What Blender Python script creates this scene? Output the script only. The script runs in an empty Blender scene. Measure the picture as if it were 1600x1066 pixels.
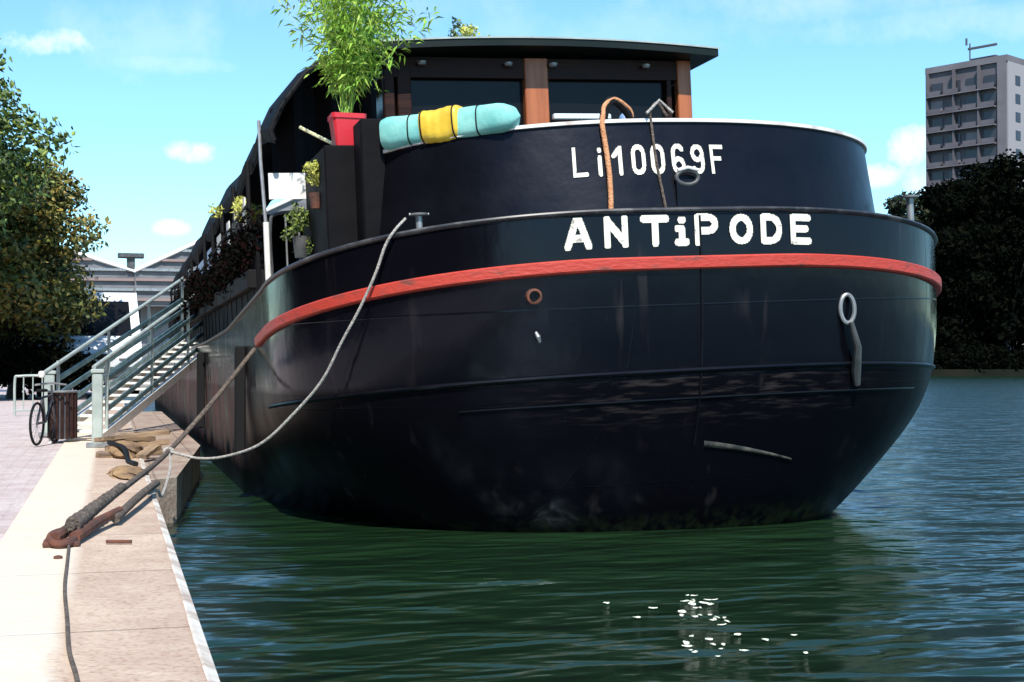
import bpy, math, random
import numpy as np
from mathutils import Vector, Matrix
random.seed(7); rg = np.random.default_rng(7)
S = bpy.context.scene
COL = S.collection
R = math.radians

# ---------------------------------------------------------------- camera
TH = math.atan(625/2200.); PITCH = math.atan(42/2200.)
cam_d = bpy.data.cameras.new("camera"); cam = bpy.data.objects.new("camera", cam_d); COL.objects.link(cam)
cam_d.sensor_width = 36; cam_d.lens = 36*2200/1600.; cam_d.clip_start = .05; cam_d.clip_end = 3000
cam.location = (0, 0, 1.1); cam.rotation_euler = (math.pi/2+PITCH, 0, -TH)
S.camera = cam
S.render.resolution_x = 1024; S.render.resolution_y = 682
S.render.engine = 'CYCLES'

# ---------------------------------------------------------------- light
SUN_EL = R(50); SUN_AZ = R(192)          # compass azimuth of the sun measured from +Y towards +X
sdir = Vector((math.sin(SUN_AZ)*math.cos(SUN_EL), math.cos(SUN_AZ)*math.cos(SUN_EL), math.sin(SUN_EL)))
sl = bpy.data.lights.new("sun", 'SUN'); sl.energy = 4.6; sl.angle = R(.5); sl.color = (1, .95, .86)
so = bpy.data.objects.new("sun", sl); COL.objects.link(so); so.location = (0, -20, 40)
so.rotation_euler = sdir.to_track_quat('Z', 'Y').to_euler()
S.view_settings.view_transform = 'Standard'; S.view_settings.look = 'None'
S.view_settings.exposure = .5; S.view_settings.gamma = 1

wd = bpy.data.worlds.new("World"); S.world = wd; wd.use_nodes = True
nt = wd.node_tree; nt.nodes.clear()
def wn(t, **k):
    n = nt.nodes.new(t)
    for a, b in k.items(): setattr(n, a, b)
    return n
def wl(a, b): nt.links.new(a, b)
sky = wn('ShaderNodeTexSky', sky_type='NISHITA', sun_disc=False, sun_elevation=SUN_EL, sun_rotation=SUN_AZ)
sky.altitude = 0; sky.air_density = 1.0; sky.dust_density = .15; sky.ozone_density = 1.6
tint = wn('ShaderNodeMix', data_type='RGBA', blend_type='MULTIPLY'); tint.inputs[0].default_value = 1
tint.inputs[7].default_value = (.70, 1.03, 1.17, 1)
wl(sky.outputs[0], tint.inputs[6])
geo = wn('ShaderNodeTexCoord')
nz = wn('ShaderNodeTexNoise'); nz.inputs['Scale'].default_value = 26; nz.inputs['Detail'].default_value = 6; nz.inputs['Roughness'].default_value = .62
wl(geo.outputs['Generated'], nz.inputs['Vector'])
def wmath(op, a, b=None, clamp=False):
    n = wn('ShaderNodeMath', operation=op, use_clamp=clamp)
    for i, v in enumerate((a, b)):
        if v is None: continue
        if isinstance(v, (int, float)): n.inputs[i].default_value = v
        else: wl(v, n.inputs[i])
    return n.outputs[0]
def wdot(vec):
    n = wn('ShaderNodeVectorMath', operation='DOT_PRODUCT'); wl(geo.outputs['Generated'], n.inputs[0]); n.inputs[1].default_value = vec
    return n.outputs['Value']
# small fair-weather clouds: (azimuth right of +Y, elevation, half width, half height, density) in degrees
CLOUDS = [(3.1, 8.5, 1.25, .55, .95), (2.3, 5.5, .75, .38, .8), (-2.6, 12.4, 1.8, .7, 1.0), (.3, 12.9, 4.2, 1.5, .16), (1.8, 11.9, 3.0, .4, .2),
          (31.9, 8.7, 1.1, 1.0, 1.0), (30.2, 7.5, 1.3, .55, 1.0), (33.5, 7.3, 2.2, 1.2, .9), (28.0, 14.5, 7.5, 1.1, .2), (33.0, 13.2, 6.0, .7, .2), (20.0, 13.4, 8.0, 1.1, .12), (10, 15.5, 9, 2.2, .12)]
tot = None
for az, el, hw, hh, dn in CLOUDS:
    a, e = R(az), R(el)
    rv = (math.cos(a), -math.sin(a), 0)
    x = wmath('DIVIDE', wdot(rv), math.sin(R(hw)))
    z = wmath('DIVIDE', wmath('SUBTRACT', wdot((0, 0, 1)), math.sin(e)), math.sin(R(hh)))
    r2 = wmath('ADD', wmath('MULTIPLY', x, x), wmath('MULTIPLY', z, z))
    f = wmath('SUBTRACT', 1.0, r2)
    f = wmath('ADD', f, wmath('MULTIPLY', wmath('SUBTRACT', nz.outputs['Fac'], .5), 4.0))
    fw = wmath('GREATER_THAN', wdot((math.sin(a), math.cos(a), 0)), 0)
    f = wmath('MULTIPLY', wmath('MULTIPLY', wmath('MULTIPLY', f, .8, True), dn), fw)
    f = wmath('MULTIPLY', f, wmath('LESS_THAN', r2, 3.2))
    tot = f if tot is None else wmath('MAXIMUM', tot, f)
cm = wn('ShaderNodeMix', data_type='RGBA'); wl(tot, cm.inputs[0]); wl(tint.outputs[2], cm.inputs[6]); cm.inputs[7].default_value = (6.6, 6.9, 7.1, 1)
bg = wn('ShaderNodeBackground'); bg.inputs[1].default_value = .14
wl(cm.outputs[2], bg.inputs[0])
wo = wn('ShaderNodeOutputWorld'); wl(bg.outputs[0], wo.inputs[0])

# ---------------------------------------------------------------- materials
def mat(name, col, rough=.6, metal=0, col2=None, scale=4, detail=5, bump=0, bscale=None, stretch=(1, 1, 1), lo=.35, hi=.65, spec=None, coat=0, island=False, col3=None, trans=0):
    m = bpy.data.materials.new(name); m.use_nodes = True; t = m.node_tree; p = t.nodes['Principled BSDF']
    p.inputs['Base Color'].default_value = (*col, 1); p.inputs['Roughness'].default_value = rough; p.inputs['Metallic'].default_value = metal
    if spec is not None: p.inputs['Specular IOR Level'].default_value = spec
    p.inputs['Coat Weight'].default_value = coat
    L = t.links.new
    tc = t.nodes.new('ShaderNodeTexCoord'); mp = t.nodes.new('ShaderNodeMapping'); mp.inputs['Scale'].default_value = stretch
    L(tc.outputs['Object'], mp.inputs[0])
    if col2 is not None:
        cr = t.nodes.new('ShaderNodeValToRGB'); cr.color_ramp.elements[0].position = lo; cr.color_ramp.elements[1].position = hi
        cr.color_ramp.elements[0].color = (*col, 1); cr.color_ramp.elements[1].color = (*col2, 1)
        if col3 is not None:
            e = cr.color_ramp.elements.new((lo+hi)/2); e.color = (*col3, 1)
        if island:
            g = t.nodes.new('ShaderNodeNewGeometry'); L(g.outputs['Random Per Island'], cr.inputs[0])
        else:
            n = t.nodes.new('ShaderNodeTexNoise'); n.inputs['Scale'].default_value = scale; n.inputs['Detail'].default_value = detail
            L(mp.outputs[0], n.inputs['Vector']); L(n.outputs['Fac'], cr.inputs[0])
            mr = t.nodes.new('ShaderNodeMapRange'); mr.inputs[3].default_value = max(.02, rough-.12); mr.inputs[4].default_value = min(1, rough+.12)
            L(n.outputs['Fac'], mr.inputs[0]); L(mr.outputs[0], p.inputs['Roughness'])
        L(cr.outputs[0], p.inputs['Base Color'])
    if bump:
        n2 = t.nodes.new('ShaderNodeTexNoise'); n2.inputs['Scale'].default_value = bscale or scale*3; n2.inputs['Detail'].default_value = 6
        L(mp.outputs[0], n2.inputs['Vector'])
        b = t.nodes.new('ShaderNodeBump'); b.inputs['Strength'].default_value = bump; b.inputs['Distance'].default_value = .02
        L(n2.outputs['Fac'], b.inputs['Height']); L(b.outputs[0], p.inputs['Normal'])
    if trans: p.inputs['Transmission Weight'].default_value = trans
    return m

M = {}
M['black'] = mat('black_paint', (.003, .0031, .0045), .34, col2=(.005, .005, .007), scale=3, bump=.15, bscale=9, spec=.24)
M['blackmatt'] = mat('dark_tarpaulin', (.003, .003, .004), .7, col2=(.006, .0055, .007), scale=4, bump=.4, bscale=6, spec=.12)
M['deck'] = mat('deck_paint', (.03, .03, .033), .7, col2=(.06, .055, .05), scale=5, bump=.2)
M['white'] = mat('white_paint', (.78, .77, .72), .5, col2=(.60, .57, .50), scale=14, lo=.5, hi=.8)
M['letter'] = mat('letter_paint', (.78, .74, .62), .5, col2=(.30, .28, .25), scale=20, lo=.60, hi=.70)
M['rim'] = mat('worn_white_rail_paint', (.78, .76, .74), .45, col2=(.42, .32, .28), scale=5, lo=.55, hi=.75, bump=.2)
M['red'] = mat('red_paint', (.46, .045, .028), .5, col2=(.16, .05, .04), scale=7, lo=.56, hi=.74, bump=.3, stretch=(1, 1, 2.5))
M['grey'] = mat('galvanised_steel', (.34, .36, .37), .42, .5, col2=(.22, .22, .22), scale=9)
M['dgrey'] = mat('dark_grey_paint', (.035, .04, .043), .5, col2=(.09, .09, .09), scale=6, bump=.2)
M['rust'] = mat('rust', (.16, .055, .03), .85, col2=(.07, .035, .028), scale=9, bump=.5)
M['wood'] = mat('varnished_wood', (.42, .13, .045), .4, col2=(.30, .085, .03), scale=3, stretch=(6, 6, .6), bump=.15)
M['darkwood'] = mat('dark_stained_wood', (.018, .008, .007), .5, col2=(.035, .014, .010), scale=3, stretch=(.6, 6, 6), bump=.2, spec=.15)
M['glass'] = mat('dark_window_glass', (.006, .006, .007), .12, spec=.18)
M['turq'] = mat('turquoise_vinyl', (.13, .46, .44), .6, col2=(.26, .60, .54), scale=5, bump=.5, bscale=8)
M['yellow'] = mat('yellow_plastic', (.75, .52, .05), .4, col2=(.66, .42, .04), scale=6, bump=.2)
M['redpot'] = mat('red_glazed_pot', (.62, .03, .045), .35)
M['rope'] = mat('pale_rope', (.50, .47, .43), .9, col2=(.30, .27, .24), scale=60, bump=.8, bscale=90)
M['darkrope'] = mat('weathered_rope', (.16, .125, .10), .95, col2=(.07, .055, .045), scale=40, bump=.9, bscale=80)
M['tan'] = mat('tan_rope', (.62, .30, .15), .85, col2=(.50, .22, .10), scale=20, bump=.7, bscale=70)
M['blue'] = mat('blue_plastic', (.18, .28, .50), .5)
M['teal'] = mat('aqua_painted_metal', (.24, .38, .38), .45, col2=(.12, .22, .225), scale=5)
M['tealdark'] = mat('teal_painted_metal', (.05, .12, .115), .5, col2=(.08, .2, .19), scale=4)
M['palegreen'] = mat('pale_green_paint', (.40, .46, .43), .5, col2=(.28, .33, .31), scale=6)
M['asphaltblack'] = mat('black_rubber', (.008, .008, .009), .7, spec=.2)
M['bark'] = mat('bark', (.06, .045, .035), .9, col2=(.03, .024, .02), scale=4, stretch=(1, 1, .3), bump=.8)
M['leafA'] = mat('leaf_green_brown', (.024, .036, .008), .6, col2=(.30, .20, .04), col3=(.11, .13, .02), island=True, lo=0, hi=1)
M['leafA2'] = mat('leaf_green', (.016, .036, .009), .6, col2=(.24, .30, .05), col3=(.07, .12, .018), island=True, lo=0, hi=1)
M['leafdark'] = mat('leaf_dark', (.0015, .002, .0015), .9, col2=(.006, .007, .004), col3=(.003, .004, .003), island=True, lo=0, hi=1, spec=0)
M['leafmid'] = mat('leaf_far', (.012, .016, .009), .9, col2=(.045, .048, .028), col3=(.02, .03, .016), island=True, lo=0, hi=1, spec=.1)
M['bamboo'] = mat('bamboo_leaf', (.16, .34, .03), .5, col2=(.42, .55, .10), col3=(.26, .46, .05), island=True, lo=0, hi=1)
M['yellowleaf'] = mat('yellow_flower_leaf', (.30, .36, .06), .6, col2=(.62, .60, .14), island=True, lo=0, hi=1)
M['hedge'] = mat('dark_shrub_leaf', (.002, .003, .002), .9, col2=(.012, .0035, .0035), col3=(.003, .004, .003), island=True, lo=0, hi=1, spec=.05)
M['soil'] = mat('soil', (.03, .02, .015), .95)
M['roofgrey'] = mat('weathered_roof_sheet', (.17, .17, .18), .8, col2=(.11, .11, .12), scale=.8, stretch=(1, 1, 5))
M['concrete'] = mat('tower_concrete', (.105, .095, .11), .85, col2=(.08, .072, .085), scale=.3)  # shade on the tower front is put into this darker tone
M['concrete2'] = mat('tower_pale_concrete', (.15, .14, .155), .85, col2=(.12, .11, .12), scale=.3)
M['towerglass'] = mat('tower_window', (.03, .028, .035), .2)
M['fleck'] = mat('glint_white', (.72, .74, .60), .6)  # white of the sun glints on the water
M['vanwhite'] = mat('van_paint', (.72, .74, .76), .3, coat=.3)
M['plank'] = mat('weathered_plank', (.36, .24, .14), .9, col2=(.12, .085, .06), scale=2, stretch=(8, 1, 8), bump=.4)
M['sand'] = mat('ochre_sacking', (.42, .26, .12), .95, col2=(.16, .10, .06), scale=9, bump=.9)
M['bin'] = mat('dark_bin_plastic', (.05, .055, .07), .5, col2=(.09, .09, .10), scale=6)

def hull_mat():
    m = mat('hull_black_paint', (.0095, .010, .015), .26, spec=.21); t = m.node_tree; p = t.nodes['Principled BSDF']; L = t.links.new
    tc = t.nodes.new('ShaderNodeTexCoord'); sp = t.nodes.new('ShaderNodeSeparateXYZ'); L(tc.outputs['Object'], sp.inputs[0])
    def mr(src, a, b, c=0, d=1):
        n = t.nodes.new('ShaderNodeMapRange'); n.inputs[1].default_value = a; n.inputs[2].default_value = b; n.inputs[3].default_value = c; n.inputs[4].default_value = d; n.clamp = True
        L(src, n.inputs[0]); return n.outputs[0]
    def mm(op, a, b):
        n = t.nodes.new('ShaderNodeMath'); n.operation = op
        for i, v in enumerate((a, b)):
            if isinstance(v, (int, float)): n.inputs[i].default_value = v
            else: L(v, n.inputs[i])
        return n.outputs[0]
    def noise(sc, st, det=6):
        mp = t.nodes.new('ShaderNodeMapping'); mp.inputs['Scale'].default_value = st; L(tc.outputs['Object'], mp.inputs[0])
        n = t.nodes.new('ShaderNodeTexNoise'); n.inputs['Scale'].default_value = sc; n.inputs['Detail'].default_value = det; L(mp.outputs[0], n.inputs['Vector']); return n.outputs['Fac']
    streak = noise(3.0, (1, 1, .18)); blot = noise(2.2, (1, 1, 1)); fine = noise(16, (1, 1, .5))
    # brown vertical streaks on the long side facing the quay, from the boot top to below the strake
    side = mm('MULTIPLY', mr(sp.outputs['Y'], 3.0, 5.5), mm('MULTIPLY', mr(sp.outputs['Z'], .30, .42), mr(sp.outputs['Z'], 1.32, 1.18)))
    side = mm('MULTIPLY', side, mr(streak, .38, .6))
    # paler grey horizontal streaks at the centre of the counter, below the rub rail
    scr = noise(5, (1, 1, 7)); ctr = mm('MULTIPLY', mr(sp.outputs['X'], -1.3, -.5), mr(sp.outputs['X'], 1.5, .6))
    sc = mm('MULTIPLY', mr(sp.outputs['Z'], .70, .86), mr(sp.outputs['Z'], 1.12, 1.05)); sc = mm('MULTIPLY', sc, mr(scr, .5, .68)); sc = mm('MULTIPLY', mm('MULTIPLY', sc, ctr), .55)
    # rust-brown and chalky runs down the plating, weed line at the water
    run = mm('MULTIPLY', mr(noise(7, (1, 1, .07), 4), .60, .72), mr(noise(1.3, (1, 1, 1), 2), .45, .6)); sc = mm('MAXIMUM', sc, mm('MULTIPLY', run, .45))
    weed = mm('MULTIPLY', mr(sp.outputs['Z'], .16, .03), mr(fine, .40, .6))
    mx = t.nodes.new('ShaderNodeMix'); mx.data_type = 'RGBA'; L(side, mx.inputs[0]); mx.inputs[6].default_value = (.0027, .0027, .0046, 1); mx.inputs[7].default_value = (.20, .115, .10, 1)
    m2 = t.nodes.new('ShaderNodeMix'); m2.data_type = 'RGBA'; L(sc, m2.inputs[0]); L(mx.outputs[2], m2.inputs[6]); m2.inputs[7].default_value = (.055, .045, .045, 1)
    m4 = t.nodes.new('ShaderNodeMix'); m4.data_type = 'RGBA'; L(weed, m4.inputs[0]); L(m2.outputs[2], m4.inputs[6]); m4.inputs[7].default_value = (.018, .022, .010, 1); L(m4.outputs[2], p.inputs['Base Color'])
    rr = mm('ADD', mr(blot, .3, .7, .10, .24), mm('MULTIPLY', side, .35)); rr = mm('ADD', rr, mr(sp.outputs['Z'], 1.08, 1.02, 0, .20)); L(rr, p.inputs['Roughness'])
    L(mr(sp.outputs['Z'], 1.08, 1.02, .26, .07), p.inputs['Specular IOR Level'])
    b = t.nodes.new('ShaderNodeBump'); b.inputs['Strength'].default_value = .40; b.inputs['Distance'].default_value = .03; L(noise(1.8, (1, 1, .5), 3), b.inputs['Height'])
    b2 = t.nodes.new('ShaderNodeBump'); b2.inputs['Strength'].default_value = .12; b2.inputs['Distance'].default_value = .01; 
    def saw(src, per, w):
        a = mm('FRACT', mm('DIVIDE', src, per), 0); return mr(mm('ABSOLUTE', mm('SUBTRACT', a, .5), 0), .5-w, .5, 0, 1)
    seam = mm('MAXIMUM', saw(mm('ADD', sp.outputs['Z'], .23), .58, .012), saw(mm('ADD', mm('ADD', sp.outputs['X'], sp.outputs['Y']), .4), 1.45, .006))
    L(mm('ADD', fine, mm('MULTIPLY', seam, 1.6)), b2.inputs['Height']); L(b.outputs[0], b2.inputs['Normal'])
    L(b2.outputs[0], p.inputs['Normal'])
    p.inputs['Specular Tint'].default_value = (.72, .80, 1, 1)
    return m
M['hull'] = hull_mat()
M['black'].node_tree.nodes['Principled BSDF'].inputs['Specular Tint'].default_value = (.74, .80, 1, 1)

# ---------------------------------------------------------------- mesh helpers
class MB:
    def __init__(s): s.v = []; s.f = []
    def add(s, vs, fs):
        o = len(s.v); s.v += [tuple(map(float, p)) for p in vs]; s.f += [tuple(i+o for i in f) for f in fs]; return s
    def box(s, c, d, rot=None, taper=1.0):
        x, y, z = [k/2 for k in d]; P = []
        for k in (-1, 1):
            q = taper if k > 0 else 1
            for i, j in ((-1, -1), (1, -1), (1, 1), (-1, 1)): P.append(Vector((i*x*q, j*y*q, k*z)))
        if rot: P = [rot @ p for p in P]
        return s.add([Vector(c)+p for p in P], [(0, 3, 2, 1), (4, 5, 6, 7), (0, 1, 5, 4), (1, 2, 6, 5), (2, 3, 7, 6), (3, 0, 4, 7)])
    def rbox(s, c, d, b=.02, rot=None):      # box with chamfered vertical and top edges
        x, y, z = [k/2 for k in d]; vs = []
        for (zz, q) in ((-z, b), (-z+b, 0), (z-b, 0), (z, b)):
            X, Y = x-q, y-q; c_ = min(b, X*.5, Y*.5)
            for p in ((-X+c_, -Y), (X-c_, -Y), (X, -Y+c_), (X, Y-c_), (X-c_, Y), (-X+c_, Y), (-X, Y-c_), (-X, -Y+c_)): vs.append(Vector((p[0], p[1], zz)))
        if rot: vs = [rot @ p for p in vs]
        fs = [tuple(range(7, -1, -1)), tuple(24+i for i in range(8))]
        for r in range(3):
            for i in range(8): j = (i+1) % 8; fs.append((r*8+i, r*8+j, r*8+8+j, r*8+8+i))
        return s.add([Vector(c)+p for p in vs], fs)
    def tube(s, pts, r, n=8, close=False):
        pts = [Vector(p) for p in pts]; N = len(pts); rs = r if isinstance(r, (list, tuple)) else [r]*N; vs = []; prev = None
        for i, p in enumerate(pts):
            if close: d = pts[(i+1) % N]-pts[i-1]
            else: d = pts[min(i+1, N-1)]-pts[max(i-1, 0)]
            d.normalize()
            if prev is None:
                a = Vector((0, 0, 1)) if abs(d.z) < .9 else Vector((1, 0, 0)); a = (a-d*a.dot(d)).normalized()
            else: a = (prev-d*prev.dot(d)).normalized()
            prev = a; b = d.cross(a)
            for k in range(n): t = 2*math.pi*k/n; vs.append(p+(a*math.cos(t)+b*math.sin(t))*rs[i])
        fs = []
        for i in range(N if close else N-1):
            for k in range(n): l = (k+1) % n; j = (i+1) % N; fs.append((i*n+k, j*n+k, j*n+l, i*n+l))
        if not close: fs += [tuple(range(n)), tuple((N-1)*n+k for k in range(n-1, -1, -1))]
        return s.add(vs, fs)
    def lathe(s, prof, o=(0, 0, 0), n=20, rot=None):
        vs = []
        for r, z in prof:
            for k in range(n): t = 2*math.pi*k/n; vs.append(Vector((r*math.cos(t), r*math.sin(t), z)))
        if rot: vs = [rot @ p for p in vs]
        fs = [(i*n+k, i*n+(k+1) % n, (i+1)*n+(k+1) % n, (i+1)*n+k) for i in range(len(prof)-1) for k in range(n)]
        fs += [tuple(range(n-1, -1, -1)), tuple((len(prof)-1)*n+k for k in range(n))]
        return s.add([Vector(o)+p for p in vs], fs)
    def grid(s, rows, closed=False):
        n = len(rows[0]); vs = [p for r in rows for p in r]; fs = []
        for i in range(len(rows)-1):
            for k in range(n if closed else n-1): l = (k+1) % n; fs.append((i*n+k, i*n+l, (i+1)*n+l, (i+1)*n+k))
        return s.add(vs, fs)
    def build(s, name, m, parent=None, smooth=35, label=None):
        me = bpy.data.meshes.new(name); me.from_pydata(s.v, [], s.f); me.update()
        me.materials.append(m)
        if smooth:
            me.polygons.foreach_set('use_smooth', [True]*len(me.polygons)); me.set_sharp_from_angle(angle=R(smooth))
        o = bpy.data.objects.new(name, me); COL.objects.link(o)
        if parent: o.parent = parent
        if label: o['label'] = label
        return o
def tag(o, label, cat, group=None, kind=None):
    if label: o['label'] = label
    if cat: o['category'] = cat
    if group: o['group'] = group
    if kind: o['kind'] = kind
    return o
def thing(name, label, cat, loc=(0, 0, 0), rotz=0, group=None):
    o = bpy.data.objects.new(name, None); COL.objects.link(o); o.location = loc; o.rotation_euler = (0, 0, rotz); o.empty_display_size = .2
    return tag(o, label, cat, group)
def struct(o): o['kind'] = 'structure'; return o
def copy_thing(o, loc, rotz=0, label=None, scale=1):
    c = o.copy(); COL.objects.link(c); c.location = loc; c.rotation_euler = (0, 0, rotz); c.scale = (scale,)*3
    if label: c['label'] = label
    def kids(a, b):
        for ch in list(a.children):
            if ch.get('_c'): continue
            d = ch.copy(); COL.objects.link(d); d.parent = b; kids(ch, d)
    kids(o, c)
    return c
def sm(pts, n=10):      # Catmull-Rom through points
    P = [Vector(p) for p in pts]; P = [2*P[0]-P[1]]+P+[2*P[-1]-P[-2]]; out = []
    for i in range(1, len(P)-2):
        for k in range(n):
            t = k/n; a, b, c, d = P[i-1:i+3]
            out.append(.5*((2*b)+(c-a)*t+(2*a-5*b+4*c-d)*t*t+(3*b-a-3*c+d)*t**3))
    out.append(P[-2]); return out

def leaves(mb, centers, radii, count, size, flat=.8, up=.3, shell=.55, aspect=.6):
    """many small folded leaf faces spread through lumpy clumps"""
    centers = np.array(centers, float); radii = np.array(radii, float)
    w = radii.prod(axis=1)**(2/3); w /= w.sum()
    idx = rg.choice(len(centers), count, p=w)
    d = rg.normal(size=(count, 3)); d /= np.linalg.norm(d, axis=1)[:, None]
    rr = shell+(1-shell)*rg.random(count)**.6
    rr *= (1+.16*rg.normal(size=count))
    P = centers[idx]+d*radii[idx]*rr[:, None]
    nrm = d*.7+rg.normal(size=(count, 3))*.6+np.array([0, 0, up]); nrm /= np.linalg.norm(nrm, axis=1)[:, None]
    t = np.cross(nrm, rg.normal(size=(count, 3))); t /= np.linalg.norm(t, axis=1)[:, None]; b = np.cross(nrm, t)
    sz = size*(.6+.8*rg.random(count))
    o = len(mb.v); V = []; F = []
    for i in range(count):
        p, tt, bb, nn_, q = P[i], t[i], b[i], nrm[i], sz[i]
        V += [tuple(p-tt*q*.5), tuple(p+bb*q*aspect*.5-nn_*q*.12), tuple(p+tt*q*.5), tuple(p-bb*q*aspect*.5-nn_*q*.12)]
        F.append((o+4*i, o+4*i+1, o+4*i+2)); F.append((o+4*i, o+4*i+2, o+4*i+3))
    mb.v += V; mb.f += F
    return mb

# ================================================================ SETTING
def water_mat():
    m = bpy.data.materials.new('river_water'); m.use_nodes = True; t = m.node_tree; p = t.nodes['Principled BSDF']; L = t.links.new
    p.inputs['Base Color'].default_value = (.008, .024, .009, 1); p.inputs['Roughness'].default_value = .21; p.inputs['IOR'].default_value = 1.8; p.inputs['Specular Tint'].default_value = (.72, .92, 1, 1)
    tc = t.nodes.new('ShaderNodeTexCoord'); prev = None
    for sc, st, dist, dt, rz in ((.55, (1, 1.4, 1), .30, 2, .5), (1.7, (.85, 1.8, 1), .17, 2, .12), (5, (.8, 1.8, 1), .02, 2, .3)):
        mp = t.nodes.new('ShaderNodeMapping'); mp.inputs['Scale'].default_value = st; mp.inputs['Rotation'].default_value = (0, 0, -TH+rz-.2)
        L(tc.outputs['Object'], mp.inputs[0])
        n = t.nodes.new('ShaderNodeTexNoise'); n.inputs['Scale'].default_value = sc; n.inputs['Detail'].default_value = dt; n.inputs['Roughness'].default_value = .5
        n.inputs['Distortion'].default_value = .3
        L(mp.outputs[0], n.inputs['Vector'])
        b = t.nodes.new('ShaderNodeBump'); b.inputs['Strength'].default_value = 1; b.inputs['Distance'].default_value = dist; L(n.outputs['Fac'], b.inputs['Height'])
        if prev: L(prev.outputs[0], b.inputs['Normal'])
        prev = b
    L(prev.outputs[0], p.inputs['Normal'])
    return m
w = MB(); w.add([(-400, -60, 0), (700, -60, 0), (700, 700, 0), (-400, 700, 0)], [(0, 1, 2, 3)])
struct(w.build('water', water_mat(), smooth=0))
bed = MB(); bed.add([(-1500, -300, -3), (1800, -300, -3), (1800, 1800, -3), (-1500, 1800, -3)], [(0, 1, 2, 3)])
struct(bed.build('river_bed', M['soil'], smooth=0))

def stone_mat(name, c1, c2, c3, rowlen, rows, joint, bump=.5, stain=.5, split=False):
    m = bpy.data.materials.new(name); m.use_nodes = True; t = m.node_tree; p = t.nodes['Principled BSDF']; L = t.links.new
    tc = t.nodes.new('ShaderNodeTexCoord')
    mp = t.nodes.new('ShaderNodeMapping'); mp.inputs['Rotation'].default_value = (0, 0, math.pi/2); mp.inputs['Location'].default_value = (0, 1.3, 0); L(tc.outputs['Object'], mp.inputs[0])
    br = t.nodes.new('ShaderNodeTexBrick'); br.inputs['Scale'].default_value = 1; br.inputs['Brick Width'].default_value = rowlen; br.inputs['Row Height'].default_value = rows
    br.inputs['Mortar Size'].default_value = joint; br.inputs['Mortar Smooth'].default_value = .6; br.inputs['Color1'].default_value = (*c1, 1); br.inputs['Color2'].default_value = (*c2, 1); br.inputs['Mortar'].default_value = (*c3, 1)
    L(mp.outputs[0], br.inputs['Vector'])
    n = t.nodes.new('ShaderNodeTexNoise'); n.inputs['Scale'].default_value = 2.6; n.inputs['Detail'].default_value = 9; n.inputs['Distortion'].default_value = .4; n.inputs['Roughness'].default_value = .7; L(tc.outputs['Object'], n.inputs['Vector'])
    cr = t.nodes.new('ShaderNodeValToRGB'); cr.color_ramp.elements[0].position = .38; cr.color_ramp.elements[1].position = .66
    cr.color_ramp.elements[0].color = (1-stain*.75, 1-stain, 1-stain, 1); cr.color_ramp.elements[1].color = (1, 1, 1, 1); L(n.outputs['Fac'], cr.inputs[0])
    mx = t.nodes.new('ShaderNodeMix'); mx.data_type = 'RGBA'; mx.blend_type = 'MULTIPLY'; mx.inputs[0].default_value = 1; L(br.outputs[0], mx.inputs[6]); L(cr.outputs[0], mx.inputs[7]); L(mx.outputs[2], p.inputs['Base Color'])
    n3 = t.nodes.new('ShaderNodeTexNoise'); n3.inputs['Scale'].default_value = 55; n3.inputs['Detail'].default_value = 3; L(tc.outputs['Object'], n3.inputs['Vector'])
    c3r = t.nodes.new('ShaderNodeValToRGB'); c3r.color_ramp.elements[0].position = .33; c3r.color_ramp.elements[1].position = .5; c3r.color_ramp.elements[0].color = (.76, .70, .66, 1); c3r.color_ramp.elements[1].color = (1, 1, 1, 1); L(n3.outputs['Fac'], c3r.inputs[0])
    m3 = t.nodes.new('ShaderNodeMix'); m3.data_type = 'RGBA'; m3.blend_type = 'MULTIPLY'; m3.inputs[0].default_value = 1; L(mx.outputs[2], m3.inputs[6]); L(c3r.outputs[0], m3.inputs[7]); L(m3.outputs[2], p.inputs['Base Color'])
    if split:      # pale lime-washed inner half of the coping, pinker bare stone on the river side
        sx = t.nodes.new('ShaderNodeSeparateXYZ'); L(tc.outputs['Object'], sx.inputs[0]); a1 = t.nodes.new('ShaderNodeMath'); a1.operation = 'MULTIPLY_ADD'; L(n.outputs['Fac'], a1.inputs[0]); a1.inputs[1].default_value = .12; L(sx.outputs['X'], a1.inputs[2])
        r1 = t.nodes.new('ShaderNodeMapRange'); r1.inputs[1].default_value = -.05; r1.inputs[2].default_value = -.10; L(a1.outputs[0], r1.inputs[0])
        m5 = t.nodes.new('ShaderNodeMix'); m5.data_type = 'RGBA'; m5.inputs[7].default_value = (.72, .65, .53, 1); f5 = t.nodes.new('ShaderNodeMath'); f5.operation = 'MULTIPLY'; f5.inputs[1].default_value = .75; L(r1.outputs[0], f5.inputs[0]); L(f5.outputs[0], m5.inputs[0]); L(m3.outputs[2], m5.inputs[6]); L(m5.outputs[2], p.inputs['Base Color'])
    p.inputs['Roughness'].default_value = .85
    n2 = t.nodes.new('ShaderNodeTexNoise'); n2.inputs['Scale'].default_value = 30; n2.inputs['Detail'].default_value = 8; L(tc.outputs['Object'], n2.inputs['Vector'])
    ad = t.nodes.new('ShaderNodeMath'); ad.operation = 'SUBTRACT'; L(n2.outputs['Fac'], ad.inputs[0]); L(br.outputs['Fac'], ad.inputs[1])
    b = t.nodes.new('ShaderNodeBump'); b.inputs['Strength'].default_value = bump; b.inputs['Distance'].default_value = .012; L(ad.outputs[0], b.inputs['Height']); L(b.outputs[0], p.inputs['Normal'])
    return m
QX = .262; QZ = .35
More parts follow.
